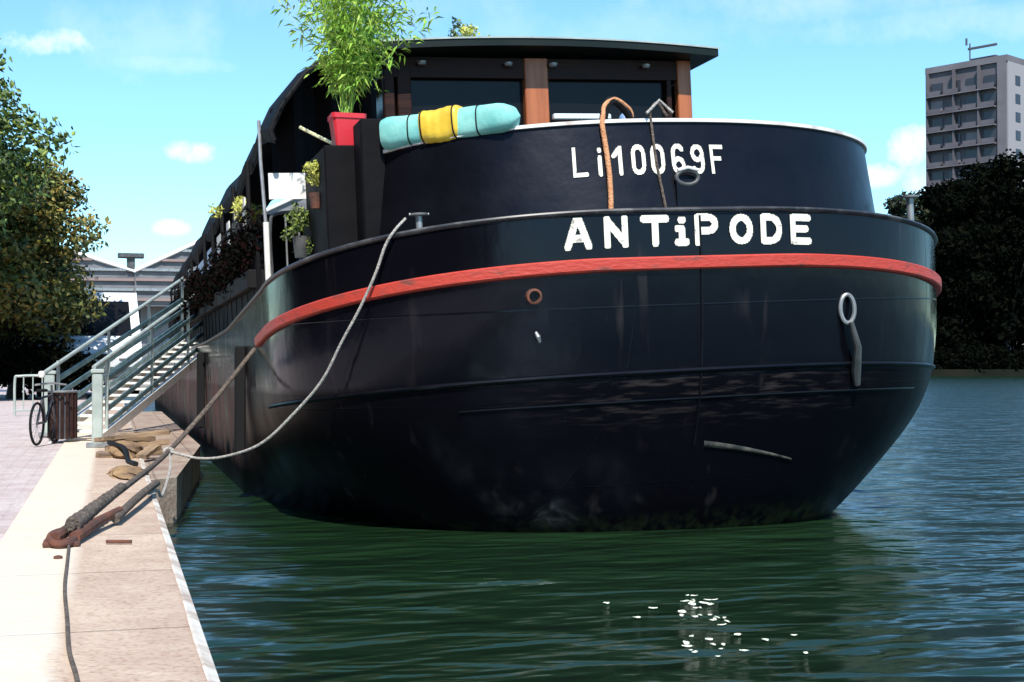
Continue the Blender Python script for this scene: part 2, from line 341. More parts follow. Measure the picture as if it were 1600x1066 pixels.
# land behind the quay (left bank), reaching to the horizon, plus the basin end beyond the barge
land = MB()
land.add([(-900, -60, QZ-.012), (-.46, -60, QZ-.012), (-.46, 62, QZ-.012), (-900, 62, QZ-.012)], [(0, 1, 2, 3)])
struct(land.build('pavement', stone_mat('pinkish_setts', (.60, .53, .51), (.62, .55, .53), (.585, .52, .50), .16, .11, .008, .4, .3), smooth=0))
g = MB(); g.add([(-900, 62, QZ-.02), (15, 62, QZ-.02), (15, 900, QZ-.02), (-900, 900, QZ-.02)], [(0, 1, 2, 3)]); g.add([(15, 62, QZ-.02), (15, 62, -3), (15, 900, -3), (15, 900, QZ-.02)], [(0, 1, 2, 3)]); g.add([(.3, 62, QZ-.02), (15, 62, QZ-.02), (15, 62, -3), (.3, 62, -3)], [(0, 1, 2, 3)])
struct(g.build('ground', M['plank'] if False else mat('dusty_ground', (.30, .27, .23), .95, col2=(.22, .2, .17), scale=.5), smooth=0))
q = MB()
prof = [(-.46, -3), (-.46, QZ), (QX-.035, QZ), (QX-.008, QZ-.012), (QX, QZ-.05), (QX, -3)]
rows = []
ny = 260
for j in range(ny+1):
    y = -6+68*(j/ny)
    jj = .002*math.sin(y*1.3)+.0015*math.sin(y*9.1)+(.006 if abs((y % 1.2)-.6) > .58 else 0)
    rows.append([(x-(jj if x > .2 else 0), y, z) for x, z in prof])
q.grid(rows)
struct(q.build('quay', stone_mat('pale_quay_stone', (.62, .49, .375), (.58, .455, .35), (.38, .29, .22), 1.2, 3.1, .012, .5, .30, split=True), smooth=25))
ld = MB(); ld.add([(QX, 10.1, -3), (.45, 10.35, -3), (.86, 14.5, -3), (.86, 26, -3), (QX, 26, -3), (QX, 10.1, QZ-.03), (.45, 10.35, QZ-.03), (.86, 14.5, QZ-.03), (.86, 26, QZ-.03), (QX, 26, QZ-.03)], [(5, 6, 7, 8, 9), (0, 1, 6, 5), (1, 2, 7, 6), (2, 3, 8, 7), (3, 4, 9, 8)]); struct(ld.build('quay_landing', stone_mat('landing_stone', (.46, .38, .30), (.42, .35, .28), (.3, .25, .2), .6, .4, .01, .6, .5), smooth=0))
nm_ = MB(); nm_.grid([[(QX-.040+.0015*math.sin(y*1.1)+.0015*math.sin(y*4.3), y, QZ+.003), (QX-.034, y, QZ+.004), (QX-.006, y, QZ-.009), (QX+.003, y, QZ-.045)] for y in np.linspace(-6, 62, 500)]); struct(nm_.build('quay_edge', mat('worn_white_stone_edge', (.66, .61, .54), .85, col2=(.40, .31, .25), scale=6, lo=.42, hi=.62, bump=.4), smooth=0))
# far bank
fb = MB(); Rv = Vector((math.cos(TH), -math.sin(TH), 0)); Fv = Vector((math.sin(TH), math.cos(TH), 0))
def far(px, D, z): return tuple(Rv*((px-800)/2200.*D)+Fv*D+Vector((0, 0, z)))
a, b_ = Rv*-70+Fv*188, Rv*700+Fv*188
e1, e2 = Rv*-70+Fv*1500, Rv*1500+Fv*1500
fb.add([(a.x, a.y, -2), (b_.x, b_.y, -2), (b_.x, b_.y, .9), (a.x, a.y, .9), (e2.x, e2.y, 3), (e1.x, e1.y, 3)], [(0, 1, 2, 3), (3, 2, 4, 5)])
struct(fb.build('far_bank', mat('bank_earth', (.008, .009, .006), .95, col2=(.014, .014, .010), scale=.2, spec=.1), smooth=0))

# ================================================================ BARGE
X0, Y0, HE = 3.69, 8.34, .045
LV = np.array([(-.5, 1.0, 1.4, 0), (-.2, .75, 1.75, 0), (0, .58, 1.95, .0), (.2, .45, 2.10, .05), (.4, .35, 2.26, .1), (.6, .26, 2.40, .2), (.8, .17, 2.49, .3), (1.05, .08, 2.54, .45), (1.4, .03, 2.56, .8), (1.74, 0, 2.56, 1), (2.126, 0, 2.56, 1)])
def lev(z):
    return [float(sum(np.interp(z+d, LV[:, 0], LV[:, k]) for d in (-.07, 0, .07))/3) for k in (1, 2, 3)]
def sheer(v): return 1-math.exp(-max(v, 0)/2.75)-.9*math.exp(-max(34-v, 0)/4.)*1.0
def hp(z, t, off=0):
    v0, b, s = lev(z); a, n = 2.11+off, 2.585; b += off
    st, ct = math.sin(abs(t)), max(math.cos(t), 0)
    v = a-a*ct**(2/n)+v0-off; u = math.copysign(full(b, v)*st**(2/n), t)
    return (u, v, z-.63*s*sheer(v))
def full(b, v):      # the sides fill out to their full beam forward of the counter
    k = min(1, max(0, (v-1.3)/3.2)); k = k*k*(3-2*k); return b+(2.56-b)*k
def hside(z, sgn, v, off=0):
    v0, b, s = lev(z); b = full(b, v); return (sgn*(b+off), v, z-.63*s*sheer(v))
TS = [0]+[math.pi/2*(i/40)**.8 for i in range(1, 41)]
def ring(z, off=0, vmax=34):
    pts = []
    st = [hp(z, t, off) for t in TS]
    vs = list(np.linspace(st[-1][1]+.2, 5, 9))+list(np.linspace(6, vmax-3, 16))
    right = st+[hside(z, 1, v, off) for v in vs]
    v0, b, s = lev(z)
    for i in range(1, 13):
        t = math.pi/2*i/12; right.append(((2.56+off)*math.cos(t)**.9 if i < 12 else 0, vmax-3+3*math.sin(t), z-.63*s*sheer(vmax-3+3*math.sin(t))))
    left = [(-p[0], p[1], p[2]) for p in right[1:-1]][::-1]
    return right+left
def W(u, v, z): return Vector((X0+u*math.cos(HE)-z*math.sin(HE), Y0+v, u*math.sin(HE)+z*math.cos(HE)))

barge = thing('barge', 'large black river barge with red stripe and wooden wheelhouse moored along the stone quay', 'barge', (X0, Y0, 0))
barge.rotation_euler = (0, -HE, 0)
def bp(name, mb, m, label=None, smooth=35, parent=None): return mb.build(name, m, parent or barge, smooth, label)
hm = MB(); zs = np.concatenate([np.linspace(-.5, 1.9, 33), [2.126]]); hm.grid([ring(z) for z in zs], closed=True)
hull = bp('hull', hm, M['hull'], smooth=60)
dk = MB(); r0 = ring(2.118, -.01); n_ = len(r0); h_ = n_//2
vs = r0; fs = []
for i in range(1, h_): fs.append((i, i+1, n_-i-1, n_-i) if i+1 < h_ else (i, h_, n_-i))
fs.append((0, 1, n_-1))
dk.add(vs, fs); bp('deck', dk, M['deck'], smooth=0)

def strake(z1, z2, off, tmin, tmax, side_to=None, side_to_r=None, rnd=False):
    m = MB(); rows = []
    cs = [(z1, -.01), (z1, off*.75), (z1+(z2-z1)*.12, off), (z1+(z2-z1)*.88, off), (z2, off*.75), (z2, -.01)]
    if rnd: cs = [(z1, -.01)]+[((z1+z2)/2-(z2-z1)/2*math.cos(a), off*math.sin(a)) for a in np.linspace(.2, math.pi-.2, 5)]+[(z2, -.01)]
    params = []
    if side_to: params += [('L', v) for v in np.linspace(side_to, 2.15, 10)]
    params += [('T', t) for t in np.linspace(tmin, tmax, 110)]
    if side_to_r: params += [('R', v) for v in np.linspace(2.2, side_to_r, 10)]
    for k, val in params:
        rows.append([hp(z, val, o) if k == 'T' else hside(z, -1 if k == 'L' else 1, val, o) for z, o in cs])
    m.grid(rows, closed=True); n = len(cs); N = len(rows)
    m.f += [tuple(range(n-1, -1, -1)), tuple((N-1)*n+k for k in range(n))]
    return m
H2 = 1.5707
bp('rubbing_strake', strake(1.736, 1.82, .035, -H2, H2, 2.40, 6), M['red'], 'red painted rubbing strake')
bp('rub_rail', strake(1.075, 1.115, .022, -H2*.98, H2, None, 20, True), M['black'])
bp('rub_rail', strake(.905, .925, .012, -.55, .75, None, None, True), M['black'])
bp('deck_edge', strake(2.10, 2.135, .022, -H2, H2, 30, 30, True), mat('highlight_grey_edge', (.03, .03, .035), .35, col2=(.16, .155, .15), scale=7, lo=.5, hi=.8))  # half-round rim; its thin highlight is put into the light grey
bp('stem_seam', MB().tube([hp(z, .002, .002) for z in np.linspace(.6, 2.08, 30)], .010, 6), M['black'])

# bulwark
def bw(k, t, off=0):
    b, a, n, v0 = 1.995-.045*k+off, 1.5+off, 2.2, .04+.1*k-off
    st, ct = math.sin(abs(t)), max(math.cos(t), 0)
    u = math.copysign(b*st**(2/n), t); v = a-a*ct**(2/n)+v0
    return bz(u, v, k)
def bz(u, v, k):
    zb = 2.126-.63*(1-math.exp(-max(v, 0)/2.75)); zt = 2.72-.28*(1-math.exp(-max(v, 0)/2.75)); return (u, v, zb-.02+(zt-zb+.02)*k)
def bwrow(k, off=0, vf=4.2):
    T = np.linspace(-H2, H2, 120)
    c = [bw(k, t, off) for t in T]
    L_ = [bz(c[0][0], v, k) for v in np.linspace(vf, c[0][1]+.25, 8)]; R_ = [bz(c[-1][0], v, k) for v in np.linspace(c[-1][1]+.25, 3.0, 6)]
    return L_+c+R_
m = MB(); m.grid([bwrow(k) for k in np.linspace(0, 1, 6)]); m.grid([bwrow(k, -.03)[::-1] for k in np.linspace(0, 1, 3)])
bulwark = bp('bulwark', m, M['black'], smooth=60)
m = MB(); o1, o2 = bwrow(1, .02), bwrow(1, -.055)
up = lambda row, d: [(p[0], p[1], p[2]+d) for p in row]
rows = [up(o1, -.006), up(o1, .016), up(o2, .016), up(o2, -.006), up(o1, -.006)]
m.grid(rows); bp('bulwark_rail', m, M['rim'])

# lettering, laid on the plating
def arctab(f):
    ts = np.linspace(-1.3, 1.3, 1201); P = np.array([f(t) for t in ts]); s = np.concatenate([[0], np.cumsum(np.linalg.norm(np.diff(P[:, :2], axis=0), axis=1))]); s -= s[600]; return ts, s
def stroke_letter(segs, w):
    """segs: polylines in a unit letter cell -> 2-D outline polygons merged by a fine raster, returned as cells"""
    n = 34; A = 1.5; cells = []
    for iy in range(-4, n+4):
        for ix in range(-6, int(n*A)+6):
            x, y = (ix+.5)/n, (iy+.5)/n
            for pl in segs:
                for (x1, y1), (x2, y2) in zip(pl, pl[1:]):
                    dx, dy = x2-x1, y2-y1; L2 = dx*dx+dy*dy or 1e-9; t = min(1, max(0, ((x-x1)*dx+(y-y1)*dy)/L2))
                    if max(abs(x-x1-t*dx), abs(y-y1-t*dy))*.35+math.hypot(x-x1-t*dx, y-y1-t*dy)*.65 < w/2: break
                else: continue
                cells.append((ix/n, iy/n)); break
    return cells, 1/n
def arc(cx, cy, rx, ry, a0, a1, n=14): return [(cx+rx*math.cos(R(a0+(a1-a0)*i/n)), cy+ry*math.sin(R(a0+(a1-a0)*i/n))) for i in range(n+1)]
GL = {
 'A': [[(.10, .06), (.42, .94), (.56, .94), (.88, .06)], [(.25, .34), (.73, .34)]],
 'N': [[(.12, .06), (.12, .94)], [(.12, .90), (.80, .10)], [(.80, .06), (.80, .94)]],
 'T': [[(.04, .90), (.92, .90)], [(.48, .90), (.48, .06)]],
 'i': [[(.45, .06), (.45, .56)], [(.30, .56), (.45, .56)], [(.28, .08), (.62, .08)], [(.43, .86), (.49, .86)]],
 'P': [[(.12, .06), (.12, .92)], [(.12, .92), (.55, .92)]+arc(.55, .69, .27, .23, 90, -90)+[(.12, .46)]],
 'O': [arc(.46, .5, .36, .42, 0, 360, 28)],
 'D': [[(.12, .08), (.12, .92)], [(.12, .92), (.42, .92)]+arc(.42, .5, .38, .42, 90, -90, 18)+[(.12, .08)]],
 'E': [[(.84, .08), (.14, .08), (.14, .92), (.84, .92)], [(.14, .52), (.72, .52)]],
 'L': [[(.10, .95), (.10, .07), (.62, .07)]],
 'l': [[(.12, .06), (.12, .62)], [(.12, .88), (.12, .90)]],
 '1': [[(.06, .66), (.36, .93), (.36, .05)]],
 '0': [[(.09, .32)]+arc(.32, .28, .23, .23, 180, 360)+arc(.32, .72, .23, .23, 0, 180)+[(.09, .32)]],
 '6': [arc(.32, .72, .23, .23, 30, 180)+[(.09, .28)]+arc(.32, .28, .23, .22, 180, 540, 22)],
 '9': [arc(.32, .28, .23, .23, 210, 360)+[(.55, .72)]+arc(.32, .70, .23, .23, 0, 360, 22)],
 'F': [[(.10, .05), (.10, .93), (.60, .93)], [(.10, .52), (.48, .52)]],
}
def lettering(name, items, f, h, w, wscale):
    """items: (glyph, arc position of the glyph centre, height offset)"""
    ts, s = arctab(lambda t: f(.5, t)); m = MB(); 
    for ch, sc, hs in items:
        cells, d = stroke_letter(GL[ch], w); xs = [c[0] for c in cells]; cx = (min(xs)+max(xs)+d)/2; idx = {}; V = []; F = []
        def vert(x, y):
            k = (round(x/d), round(y/d))
            if k not in idx:
                t = float(np.interp(sc+(x-cx)*h*wscale, s, ts)); idx[k] = len(V); V.append(f(y*h*hs, t))
            return idx[k]
        for x, y in cells: F.append((vert(x, y), vert(x+d, y), vert(x+d, y+d), vert(x, y+d)))
        m.add(V, F)
    return m
name_f = lambda y, t: hp(1.895+y, t, .006)
NM = [('A', -.795, .98), ('N', -.547, .98), ('T', -.287, 1), ('i', -.108, .98), ('P', .065, 1), ('O', .309, .98), ('D', .528, .98), ('E', .753, .98)]
ln = lettering('n', NM, lambda y, t: name_f(y if y != .5 else .09, t), .185, .25, .93)
bp('name_lettering', ln, M['letter'], 'white painted boat name in chunky capitals', smooth=0)
def reg_f(y, t):
    k = .44+y/.594; return bw(k, t, .006)
RG = [('L', -.716, 1), ('l', -.590, 1), ('1', -.478, 1), ('0', -.336, 1), ('0', -.207, 1), ('6', -.066, 1), ('9', .068, 1), ('F', .207, 1)]
lr = lettering('r', RG, lambda y, t: reg_f(y if y != .5 else .09, t), .182, .165, .80)
bp('number_lettering', lr, M['letter'], 'white painted registration number', smooth=0)

# bollards, fairlead and hull fittings
def bollard(u, v, h=.155, r=.022):
    z = 2.126-.63*(1-math.exp(-v/2.75)); m = MB()
    m.lathe([(r*1.9, 0), (r*1.9, .012), (r, .02), (r, h-.02), (r*2.6, h-.012), (r*2.7, h), (0.001, h+.004)], (u, v, z), 16)
    m.tube([(u-.065, v, z+h-.006), (u+.065, v, z+h-.006)], .009, 8)
    bp('bollard', m, M['grey'])
bollard(-1.70, .52); bollard(2.10, .88, .33, .026)
rot90 = Matrix.Rotation(math.pi/2, 4, 'X')
m = MB(); m.tube([(-.03+.075*math.cos(a), .045-.0, 2.33+.045*math.sin(a)) for a in np.linspace(0, 2*math.pi, 25)[:-1]], .014, 8, True); fl = bp('fairlead', m, M['dgrey'])
m = MB(); m.tube([(-.10, .035, 2.375), (-.03, .03, 2.392), (.045, .035, 2.375)], .011, 8); bp('chafing_lip', m, M['rim'], parent=fl)
m = MB(); m.box((-.03, .06, 2.215), (.16, .05, .20)); bp('fairlead_bracket', m, M['black'], parent=fl)
# rusty discharge pipe on the quay side of the stern, and the hawse ring with hanging strap on the other
p = Vector(hp(1.62, -.335)); m = MB(); m.lathe([(.05, 0), (.05, .05), (.036, .055), (.034, .01), (.001, .008)], p+Vector((0, .02, 0)), 18, Matrix.Rotation(math.pi/2+.05, 4, 'X')); bp('discharge_pipe', m, M['rust'], 'rusty discharge pipe')
p = Vector(hp(1.365, -.327)); m = MB(); m.tube([p+Vector((-.012, -.012, .03)), p+Vector((0, -.02, 0)), p+Vector((.012, -.012, -.035))], [.010, .016, .009], 10); bp('cleat', m, M['grey'], 'small worn metal cleat')
c = Vector(hp(1.47, .345)); m = MB()
m.tube([c+Vector((.05*math.cos(a), -.02-.004*math.cos(a), .095*math.sin(a))) for a in np.linspace(0, 2*math.pi, 25)[:-1]], .015, 8, True); hw = bp('hawse_ring', m, M['grey'])
e = Vector(hp(1.05, .38, .03)); m = MB(); m.tube([c+Vector((.01, -.045, -.09)), (c+e)/2+Vector((.02, -.05, -.05)), e+Vector((0, 0, -.0)), Vector(hp(.95, .392, .035))], [.016, .026, .034, .022], 10); bp('fender_strap', m, M['dgrey'], 'grey tapered strap hanging from the ring', parent=hw)
# thin raised strip; the counter's low highlight is put into its colour
m = MB(); rows = []
for t in np.linspace(.015, .25, 14):
    zc = .60-.62*(t-.015); wq = 1-.75*(t/.25); rows.append([hp(zc-.014*wq, t, .0), hp(zc-.004, t, .010), hp(zc+.007*wq, t, .010), hp(zc+.03*wq, t, 0)])
m.grid(rows); bp('highlight_strip', m, mat('highlight_beige', (.02, .019, .017), .5, col2=(.10, .09, .075), scale=12, lo=.4, hi=.7), 'pale strip made for the highlight low on the stern')

# wheelhouse
WV = 3.20; RF = 2.90; wh = bp('wheelhouse', (lambda m: (m.box((0, WV+1.6, 2.22), (2.70, 3.06, 1.24)), m)[1])(MB()), M['darkwood'])
def post(u, v, wx, z0=2.6, z1=3.76, mt='wood', nm='post'): return bp(nm, MB().rbox((u, v, (z0+z1)/2), (wx, .09, z1-z0), .008), M[mt], parent=wh)
post(-.045, WV, .21); post(1.32, WV, .13); post(-1.33, WV, .09, mt='darkwood'); post(1.18, WV+.02, .05, mt='darkwood'); post(-1.2, WV+.01, .12, mt='darkwood')
for u, v in ((1.345, WV+1.1), (1.345, WV+2.1), (1.345, WV+3.1), (-1.345, WV+1.1), (-1.345, WV+2.1), (-1.345, WV+3.1)): post(u, v, .09)
for u in (-.5, .5): post(u, WV+3.12, .1, mt='darkwood')
bp('head_beam', MB().box((0, WV+.004, 3.67), (2.64, .07, .17)), M['darkwood'], parent=wh)
bp('sill', MB().rbox((0, WV-.03, 3.03), (2.74, .12, .10), .01), M['darkwood'], parent=wh)
for u0, u1, v0, v1 in ((-1.15, -.15, WV+.02, WV+.02), (.06, 1.15, WV+.02, WV+.02)):
    bp('window', MB().box(((u0+u1)/2, v0+.03, 3.33), (u1-u0, .012, .50)), M['glass'], parent=wh)
for sx in (-1, 1):
    bp('side_beam', MB().box((sx*1.345, WV+1.6, 3.68), (.06, 3.0, .16)), M['darkwood'], parent=wh)
    bp('side_window', MB().box((sx*1.345, WV+1.6, 3.30), (.014, 2.98, .58)), M['glass'], parent=wh)
bp('back_wall', MB().box((0, WV+3.16, 3.2), (2.64, .06, 1.1)), M['darkwood'], parent=wh)
bp('helm_console', MB().rbox((-.55, WV+.5, 3.05), (1.1, .5, .45), .03), M['darkwood'], parent=wh)
m = MB(); rows = []
for v in np.linspace(RF, WV+3.5, 5):
    us = np.linspace(-1.62, 1.54, 25); rows.append([(u, v, 3.875-.065*(abs(u)/1.54)**2.0) for u in us]+[(u, v, 3.81-.065*(abs(u)/1.54)**2.0) for u in us[::-1]])
m.grid(rows, closed=True); N = 50; m.f += [tuple(range(N)), tuple(4*N+k for k in range(N-1, -1, -1))]
roof = bp('roof', m, mat('dark_green_roof', (.006, .012, .011), .5, col2=(.009, .014, .014), scale=4, spec=.2), parent=wh)
m = MB(); us = np.linspace(-1.64, 1.56, 25)
m.grid([[(u, v, 3.878-.065*(abs(u)/1.56)**2+dz) for u in us] for v, dz in ((RF-.01, -.008), (RF-.01, .006), (WV+3.5, .008))]); bp('roof_skin', m, M['palegreen'], 'thin pale roof covering', parent=roof)
bp('sky_gap_strip', MB().rbox((.33, WV-.10, 3.245), (.52, .06, .05), .008), mat('sky_gap_blue', (.62, .72, .76), .5), parent=wh)  # pale strip coloured as the sky seen through the windows
# lamps under the roof overhang
for u in (-1.05, -.3, .1, .95):
    bp('soffit_lamp', MB().lathe([(.001, -.035), (.03, -.03), (.04, -.01), (.04, 0.0)], (u, WV-.07, 3.72-.01), 12), M['grey'], parent=wh)
# cabin forward of the wheelhouse + side wall
bp('cabin', (lambda m: (m.box((0, 18.0, 2.15), (4.1, 22.5, 1.35)), m)[1])(MB()), M['blackmatt'])
bp('side_locker', MB().rbox((-1.89, 1.13, 2.28), (.17, .28, 1.17), .012), M['blackmatt'], 'tall black locker beside the bulwark'); bp('side_locker', MB().rbox((-1.98, 1.78, 2.16), (.40, 1.0, 1.14), .012), M['blackmatt'])
# canopy: curved black tarpaulin over the quay-side deck
m = MB(); rows = []
can = []
for v in np.linspace(2.3, 22, 44):
    d = .05*math.sin(v*1.9)+.03*math.sin(v*4.3); fall = -.10*max(0, (v-3)/10.)+.17*max(0, 1-abs(v-2.9)/.9)
    pr_ = [(-1.52, 3.46), (-1.56, 3.55), (-1.70, 3.60), (-1.90, 3.55), (-2.14, 3.40), (-2.32, 3.20), (-2.42, 3.00), (-2.40, 2.92)]
    rows.append([(u, v, z+fall+(d if i > 4 else d*.4)+0) for i, (u, z) in enumerate(pr_)])
m.grid(rows); m.grid([[(p[0]+.012, p[1], p[2]-.02) for p in r][::-1] for r in rows]); canopy = bp('canopy', m, M['blackmatt'])
m = MB(); r = rows[0]; m.tube([Vector(p) for p in r], .022, 8); bp('canopy_hoop', m, M['asphaltblack'], parent=canopy)
m = MB(); rows = []
for u in np.linspace(-2.36, -1.52, 20):
    zt = 3.66-.9*max(0, (-u-1.80))**1.3; zb = 2.76+.04*math.sin(u*9)-(.25*(u+2.36)); rows.append([(u, 2.78+.05*math.sin(u*21), z) for z in np.linspace(zb, zt, 8)])
m.grid(rows); bp('end_curtain', m, M['blackmatt'], 'gathered black end curtain', parent=canopy)
# white-painted steel stanchion on the deck edge
pl = bp('stanchion', MB().tube([(-2.46, 2.25, 1.72), (-2.47, 2.4, 2.2), (-2.44, 2.9, 2.85), (-2.42, 3.1, 3.2)], .014, 8), M['grey'])
bp('gate_bracket', (lambda m: (m.tube([(-2.52, 2.25, 1.83), (-2.22, 2.2, 1.83)], .018, 8), m.tube([(-2.49, 2.24, 1.64), (-2.49, 2.24, 2.3)], .022, 8), m)[2])(MB()), M['white'])
# rail gate with rounded top behind the stanchion
m = MB(); m.tube(sm([(-2.42, 2.6, 1.85), (-2.42, 2.6, 2.30), (-2.36, 2.6, 2.40), (-2.1, 2.6, 2.40), (-2.02, 2.6, 2.36), (-2.0, 2.6, 1.85)], 6), .014, 8); gt = bp('rail_gate', m, M['dgrey'])
for u in (-2.3, -2.2, -2.1): bp('rail_bar', MB().tube([(u, 2.6, 1.85), (u, 2.6, 2.38)], .008, 6), M['grey'], parent=gt)
bp('screen', (lambda m: (m.box((-2.23, 2.50, 2.60), (.40, .014, .20)), m)[1])(MB()), M['white'], 'white screen panel across the side deck')
# side railing with white and blue panels along the quay side deck
sr = bp('side_railing', (lambda m: (m.tube([(-2.44, v, 2.64-.02*(v-4)) for v in np.linspace(4.0, 22, 12)], .016, 8), [m.tube([(-2.44, v, 1.5), (-2.44, v, 3.0-.02*(v-4))], .02, 6) for v in np.arange(4.0, 22, 1.5)], m)[2])(MB()), M['asphaltblack'])
for i, v in enumerate((4.35, 5.2, 6.1, 7.2, 8.6, 10.2)):
    ln_ = (.22, .25, .3, .6, .9, 1.2)[i]
    bp('side_panel', MB().box((-2.44, v+ln_/2, 2.62-.02*(v-4)), (.012, ln_, .24)), M['white'] if i < 4 else mat('pale_blue_panel', (.40, .52, .70), .4), parent=sr)

bp('side_boarding', (lambda m: ([m.box((-2.44, v+.14, 1.82), (.03+.012*(i % 2), .27, .72)) for i, v in enumerate(np.arange(3.4, 22, .29))], m)[1])(MB()), M['blackmatt'], 'dark upright boarding along the side deck')
# ---- things standing on the barge
def pl_on(name, label, cat, u, v, z, **k): return thing(name, label, cat, W(u, v, z), **k)
# bamboo in a red pot
pot = pl_on('plant_pot', 'square red pot holding tall feathery bamboo beside the turquoise roll', 'plant pot', -1.985, 1.50, 2.735)
m = MB()
def potshape(m, w0, w1, h, wall=.012):
    prof = [(w0, 0), (w1*.97, h*.85), (w1*1.04, h*.86), (w1*1.06, h), (w1*.9, h), (w1*.88, h*.9)]
    rows = [[(sx*w_, sy*w_, z) for sx, sy in ((-.85, -1), (.85, -1), (1, -.85), (1, .85), (.85, 1), (-.85, 1), (-1, .85), (-1, -.85))] for w_, z in prof]
    m.grid(rows, closed=True); m.f.append(tuple(range(7, -1, -1)))
    return m
potshape(m, .085, .115, .235).build('pot', M['redpot'], pot)
MB().box((0, 0, .205), (.19, .19, .01)).build('soil', M['soil'], pot)
bam = thing('bamboo', 'tall feathery yellow-green bamboo rising from the red pot', 'plant', W(-1.985, 1.50, 2.95))
cm_ = MB(); lm = MB()
for i in range(40):
    a = random.uniform(0, 6.28); r = random.uniform(.08, .62); hgt = random.uniform(.75, 1.45); lean = .10
    tip = Vector((math.cos(a)*r+lean*.7, math.sin(a)*r, hgt)); mid = Vector((tip.x*.30, tip.y*.30, hgt*.40)); pts = sm([(random.uniform(-.04, .04), random.uniform(-.04, .04), 0), mid, tip], 6)
    cm_.tube(pts, [.0035*(1-.6*k/len(pts)) for k in range(len(pts))], 5)
    for k in range(105):
        j = .36+.64*random.random()**.8; p_ = pts[max(3, int(j*(len(pts)-1)))]; d = Vector((random.gauss(0, 1), random.gauss(0, 1), random.gauss(.25, .8))).normalized()
        ln_ = random.uniform(.05, .11); base_ = p_+d*random.uniform(0, .06)+Vector((random.gauss(0, .03), random.gauss(0, .03), random.gauss(0, .03))); sd = d.cross(Vector((random.random(), random.random(), random.random()))).normalized()*.008
        drop = Vector((0, 0, -ln_*.3)); lm.add([base_, base_+d*ln_*.5+sd, base_+d*ln_+drop, base_+d*ln_*.5-sd], [(0, 1, 2, 3)])
cm_.build('culms', M['bamboo'], bam); lm.build('foliage', M['bamboo'], bam, 0)
for dx, hh in ((.86, .30), (.60, .42)):
    bush = thing('potted_shrub', 'loose green potted shrub behind the left end of the wheelhouse roof' if dx == .86 else 'low green potted shrub just right of the bamboo stems', 'plant', W(-1.94+dx, WV+.7, 3.82))
    l2 = MB(); leaves(l2, [(rg.normal()*.13, rg.normal()*.1, hh*.4+abs(rg.normal())*hh*.45) for _ in range(9)], [(.09, .09, .09)]*9, 700, .035, aspect=.35); l2.build('foliage', M['bamboo'], bush, 0)
    MB().tube([(0, 0, 0), (0, 0, hh*.6)], .01, 6).build('stem', M['bark'], bush)
    MB().lathe([(.05, 0), (.06, .06), (.05, .06), (.001, .05)], (0, 0, 0), 12).build('pot', M['dgrey'], bush)

# turquoise roll and yellow drum lying on the bulwark rail
def roll(a, b_, ra, rb, name, label, cat, mt, squash=1.0, endcap=.35, n=22, straps=()):
    A, B = Vector(a), Vector(b_); d = (B-A); Ln = d.length; d.normalize(); o = bpy.data.objects.new(name, None)
    upv = Vector((0, 0, 1)); sd = d.cross(upv).normalized(); uu = sd.cross(d)
    m = MB(); rows = []
    for i in range(n+1):
        t = i/n; r = ra+(rb-ra)*t
        e = 1.0
        if t > 1-endcap: e = math.sqrt(max(0.0, 1-((t-(1-endcap))/endcap)**2.6))*.97+.03
        if t < .06: e *= .86+.14*(t/.06)
        wr = 1+.012*math.sin(t*31)
        rows.append([tuple(d*(t*Ln)+(sd*math.copysign(abs(math.cos(k))**.62, math.cos(k))*squash+uu*math.copysign(abs(math.sin(k))**.62, math.sin(k)))*r*e*wr*(1+.05*math.sin(2*k+t*7))) for k in np.linspace(0, 2*math.pi, 25)[:-1]])
    m.grid(rows, closed=True); m.f += [tuple(range(23, -1, -1)), tuple(n*24+k for k in range(24))]
    ob = m.build(name, mt, None, 50); ob.location = A; tag(ob, label, cat)
    for i in straps:
        MB().tube([Vector(q_)+(Vector(q_)-d*(i/n*Ln)).normalized()*.002 for q_ in rows[i]], .005, 6, True).build('strap', M['asphaltblack'], ob)
    return ob
roll(W(-1.79, .98, 2.745), W(-1.06, .29, 2.765), .118, .088, 'rolled_mat', 'long turquoise vinyl roll lying along the white bulwark rail', 'rolled mat', M['turq'], endcap=.16, straps=(5, 16))
roll(W(-1.57, .77, 2.75), W(-1.35, .56, 2.765), .122, .112, 'drum', 'yellow plastic drum in the middle of the turquoise roll', 'drum', M['yellow'], endcap=.10, straps=(2, 19))
# big coiled rope hoop over the stern rail with a tan tail
def BW(k, t, off=0): return W(*bw(k, t, off))
top = Vector(bw(1, -.237, .0)); 
tail = [W(*bw(k, -.246+.006*math.sin(k*4), .030)) for k in (.02, .2, .4, .6, .8, .97)]
arch = [W(top.x-.02, top.y-.01, top.z+.045), W(top.x+.01, top.y+.03, top.z+.12), W(top.x+.09, top.y+.06, top.z+.165), W(top.x+.17, top.y+.08, top.z+.13), W(top.x+.22, top.y+.10, top.z+.08), W(top.x+.23, top.y+.11, top.z-.05)]
ob = MB().tube(sm(tail+arch, 8), [.017]*(8*(len(tail)))+[.015-.005*k/(8*(len(arch)-1)) for k in range(8*(len(arch)-1)+1)], 10).build('rope', M['tan']); tag(ob, 'thick tan rope looped over the white rail and hanging down the stern', 'rope')
ob = MB().tube(sm([W(top.x-.0, top.y+.10, top.z-.1), W(top.x+.03, top.y+.06, top.z+.12), W(top.x+.12, top.y+.09, top.z+.15), W(top.x+.22, top.y+.12, top.z+.05), W(top.x+.24, top.y+.12, top.z-.1)], 8), .03, 8).build('hose', M['asphaltblack']); tag(ob, 'black hose loop standing behind the white stern rail', 'hose')
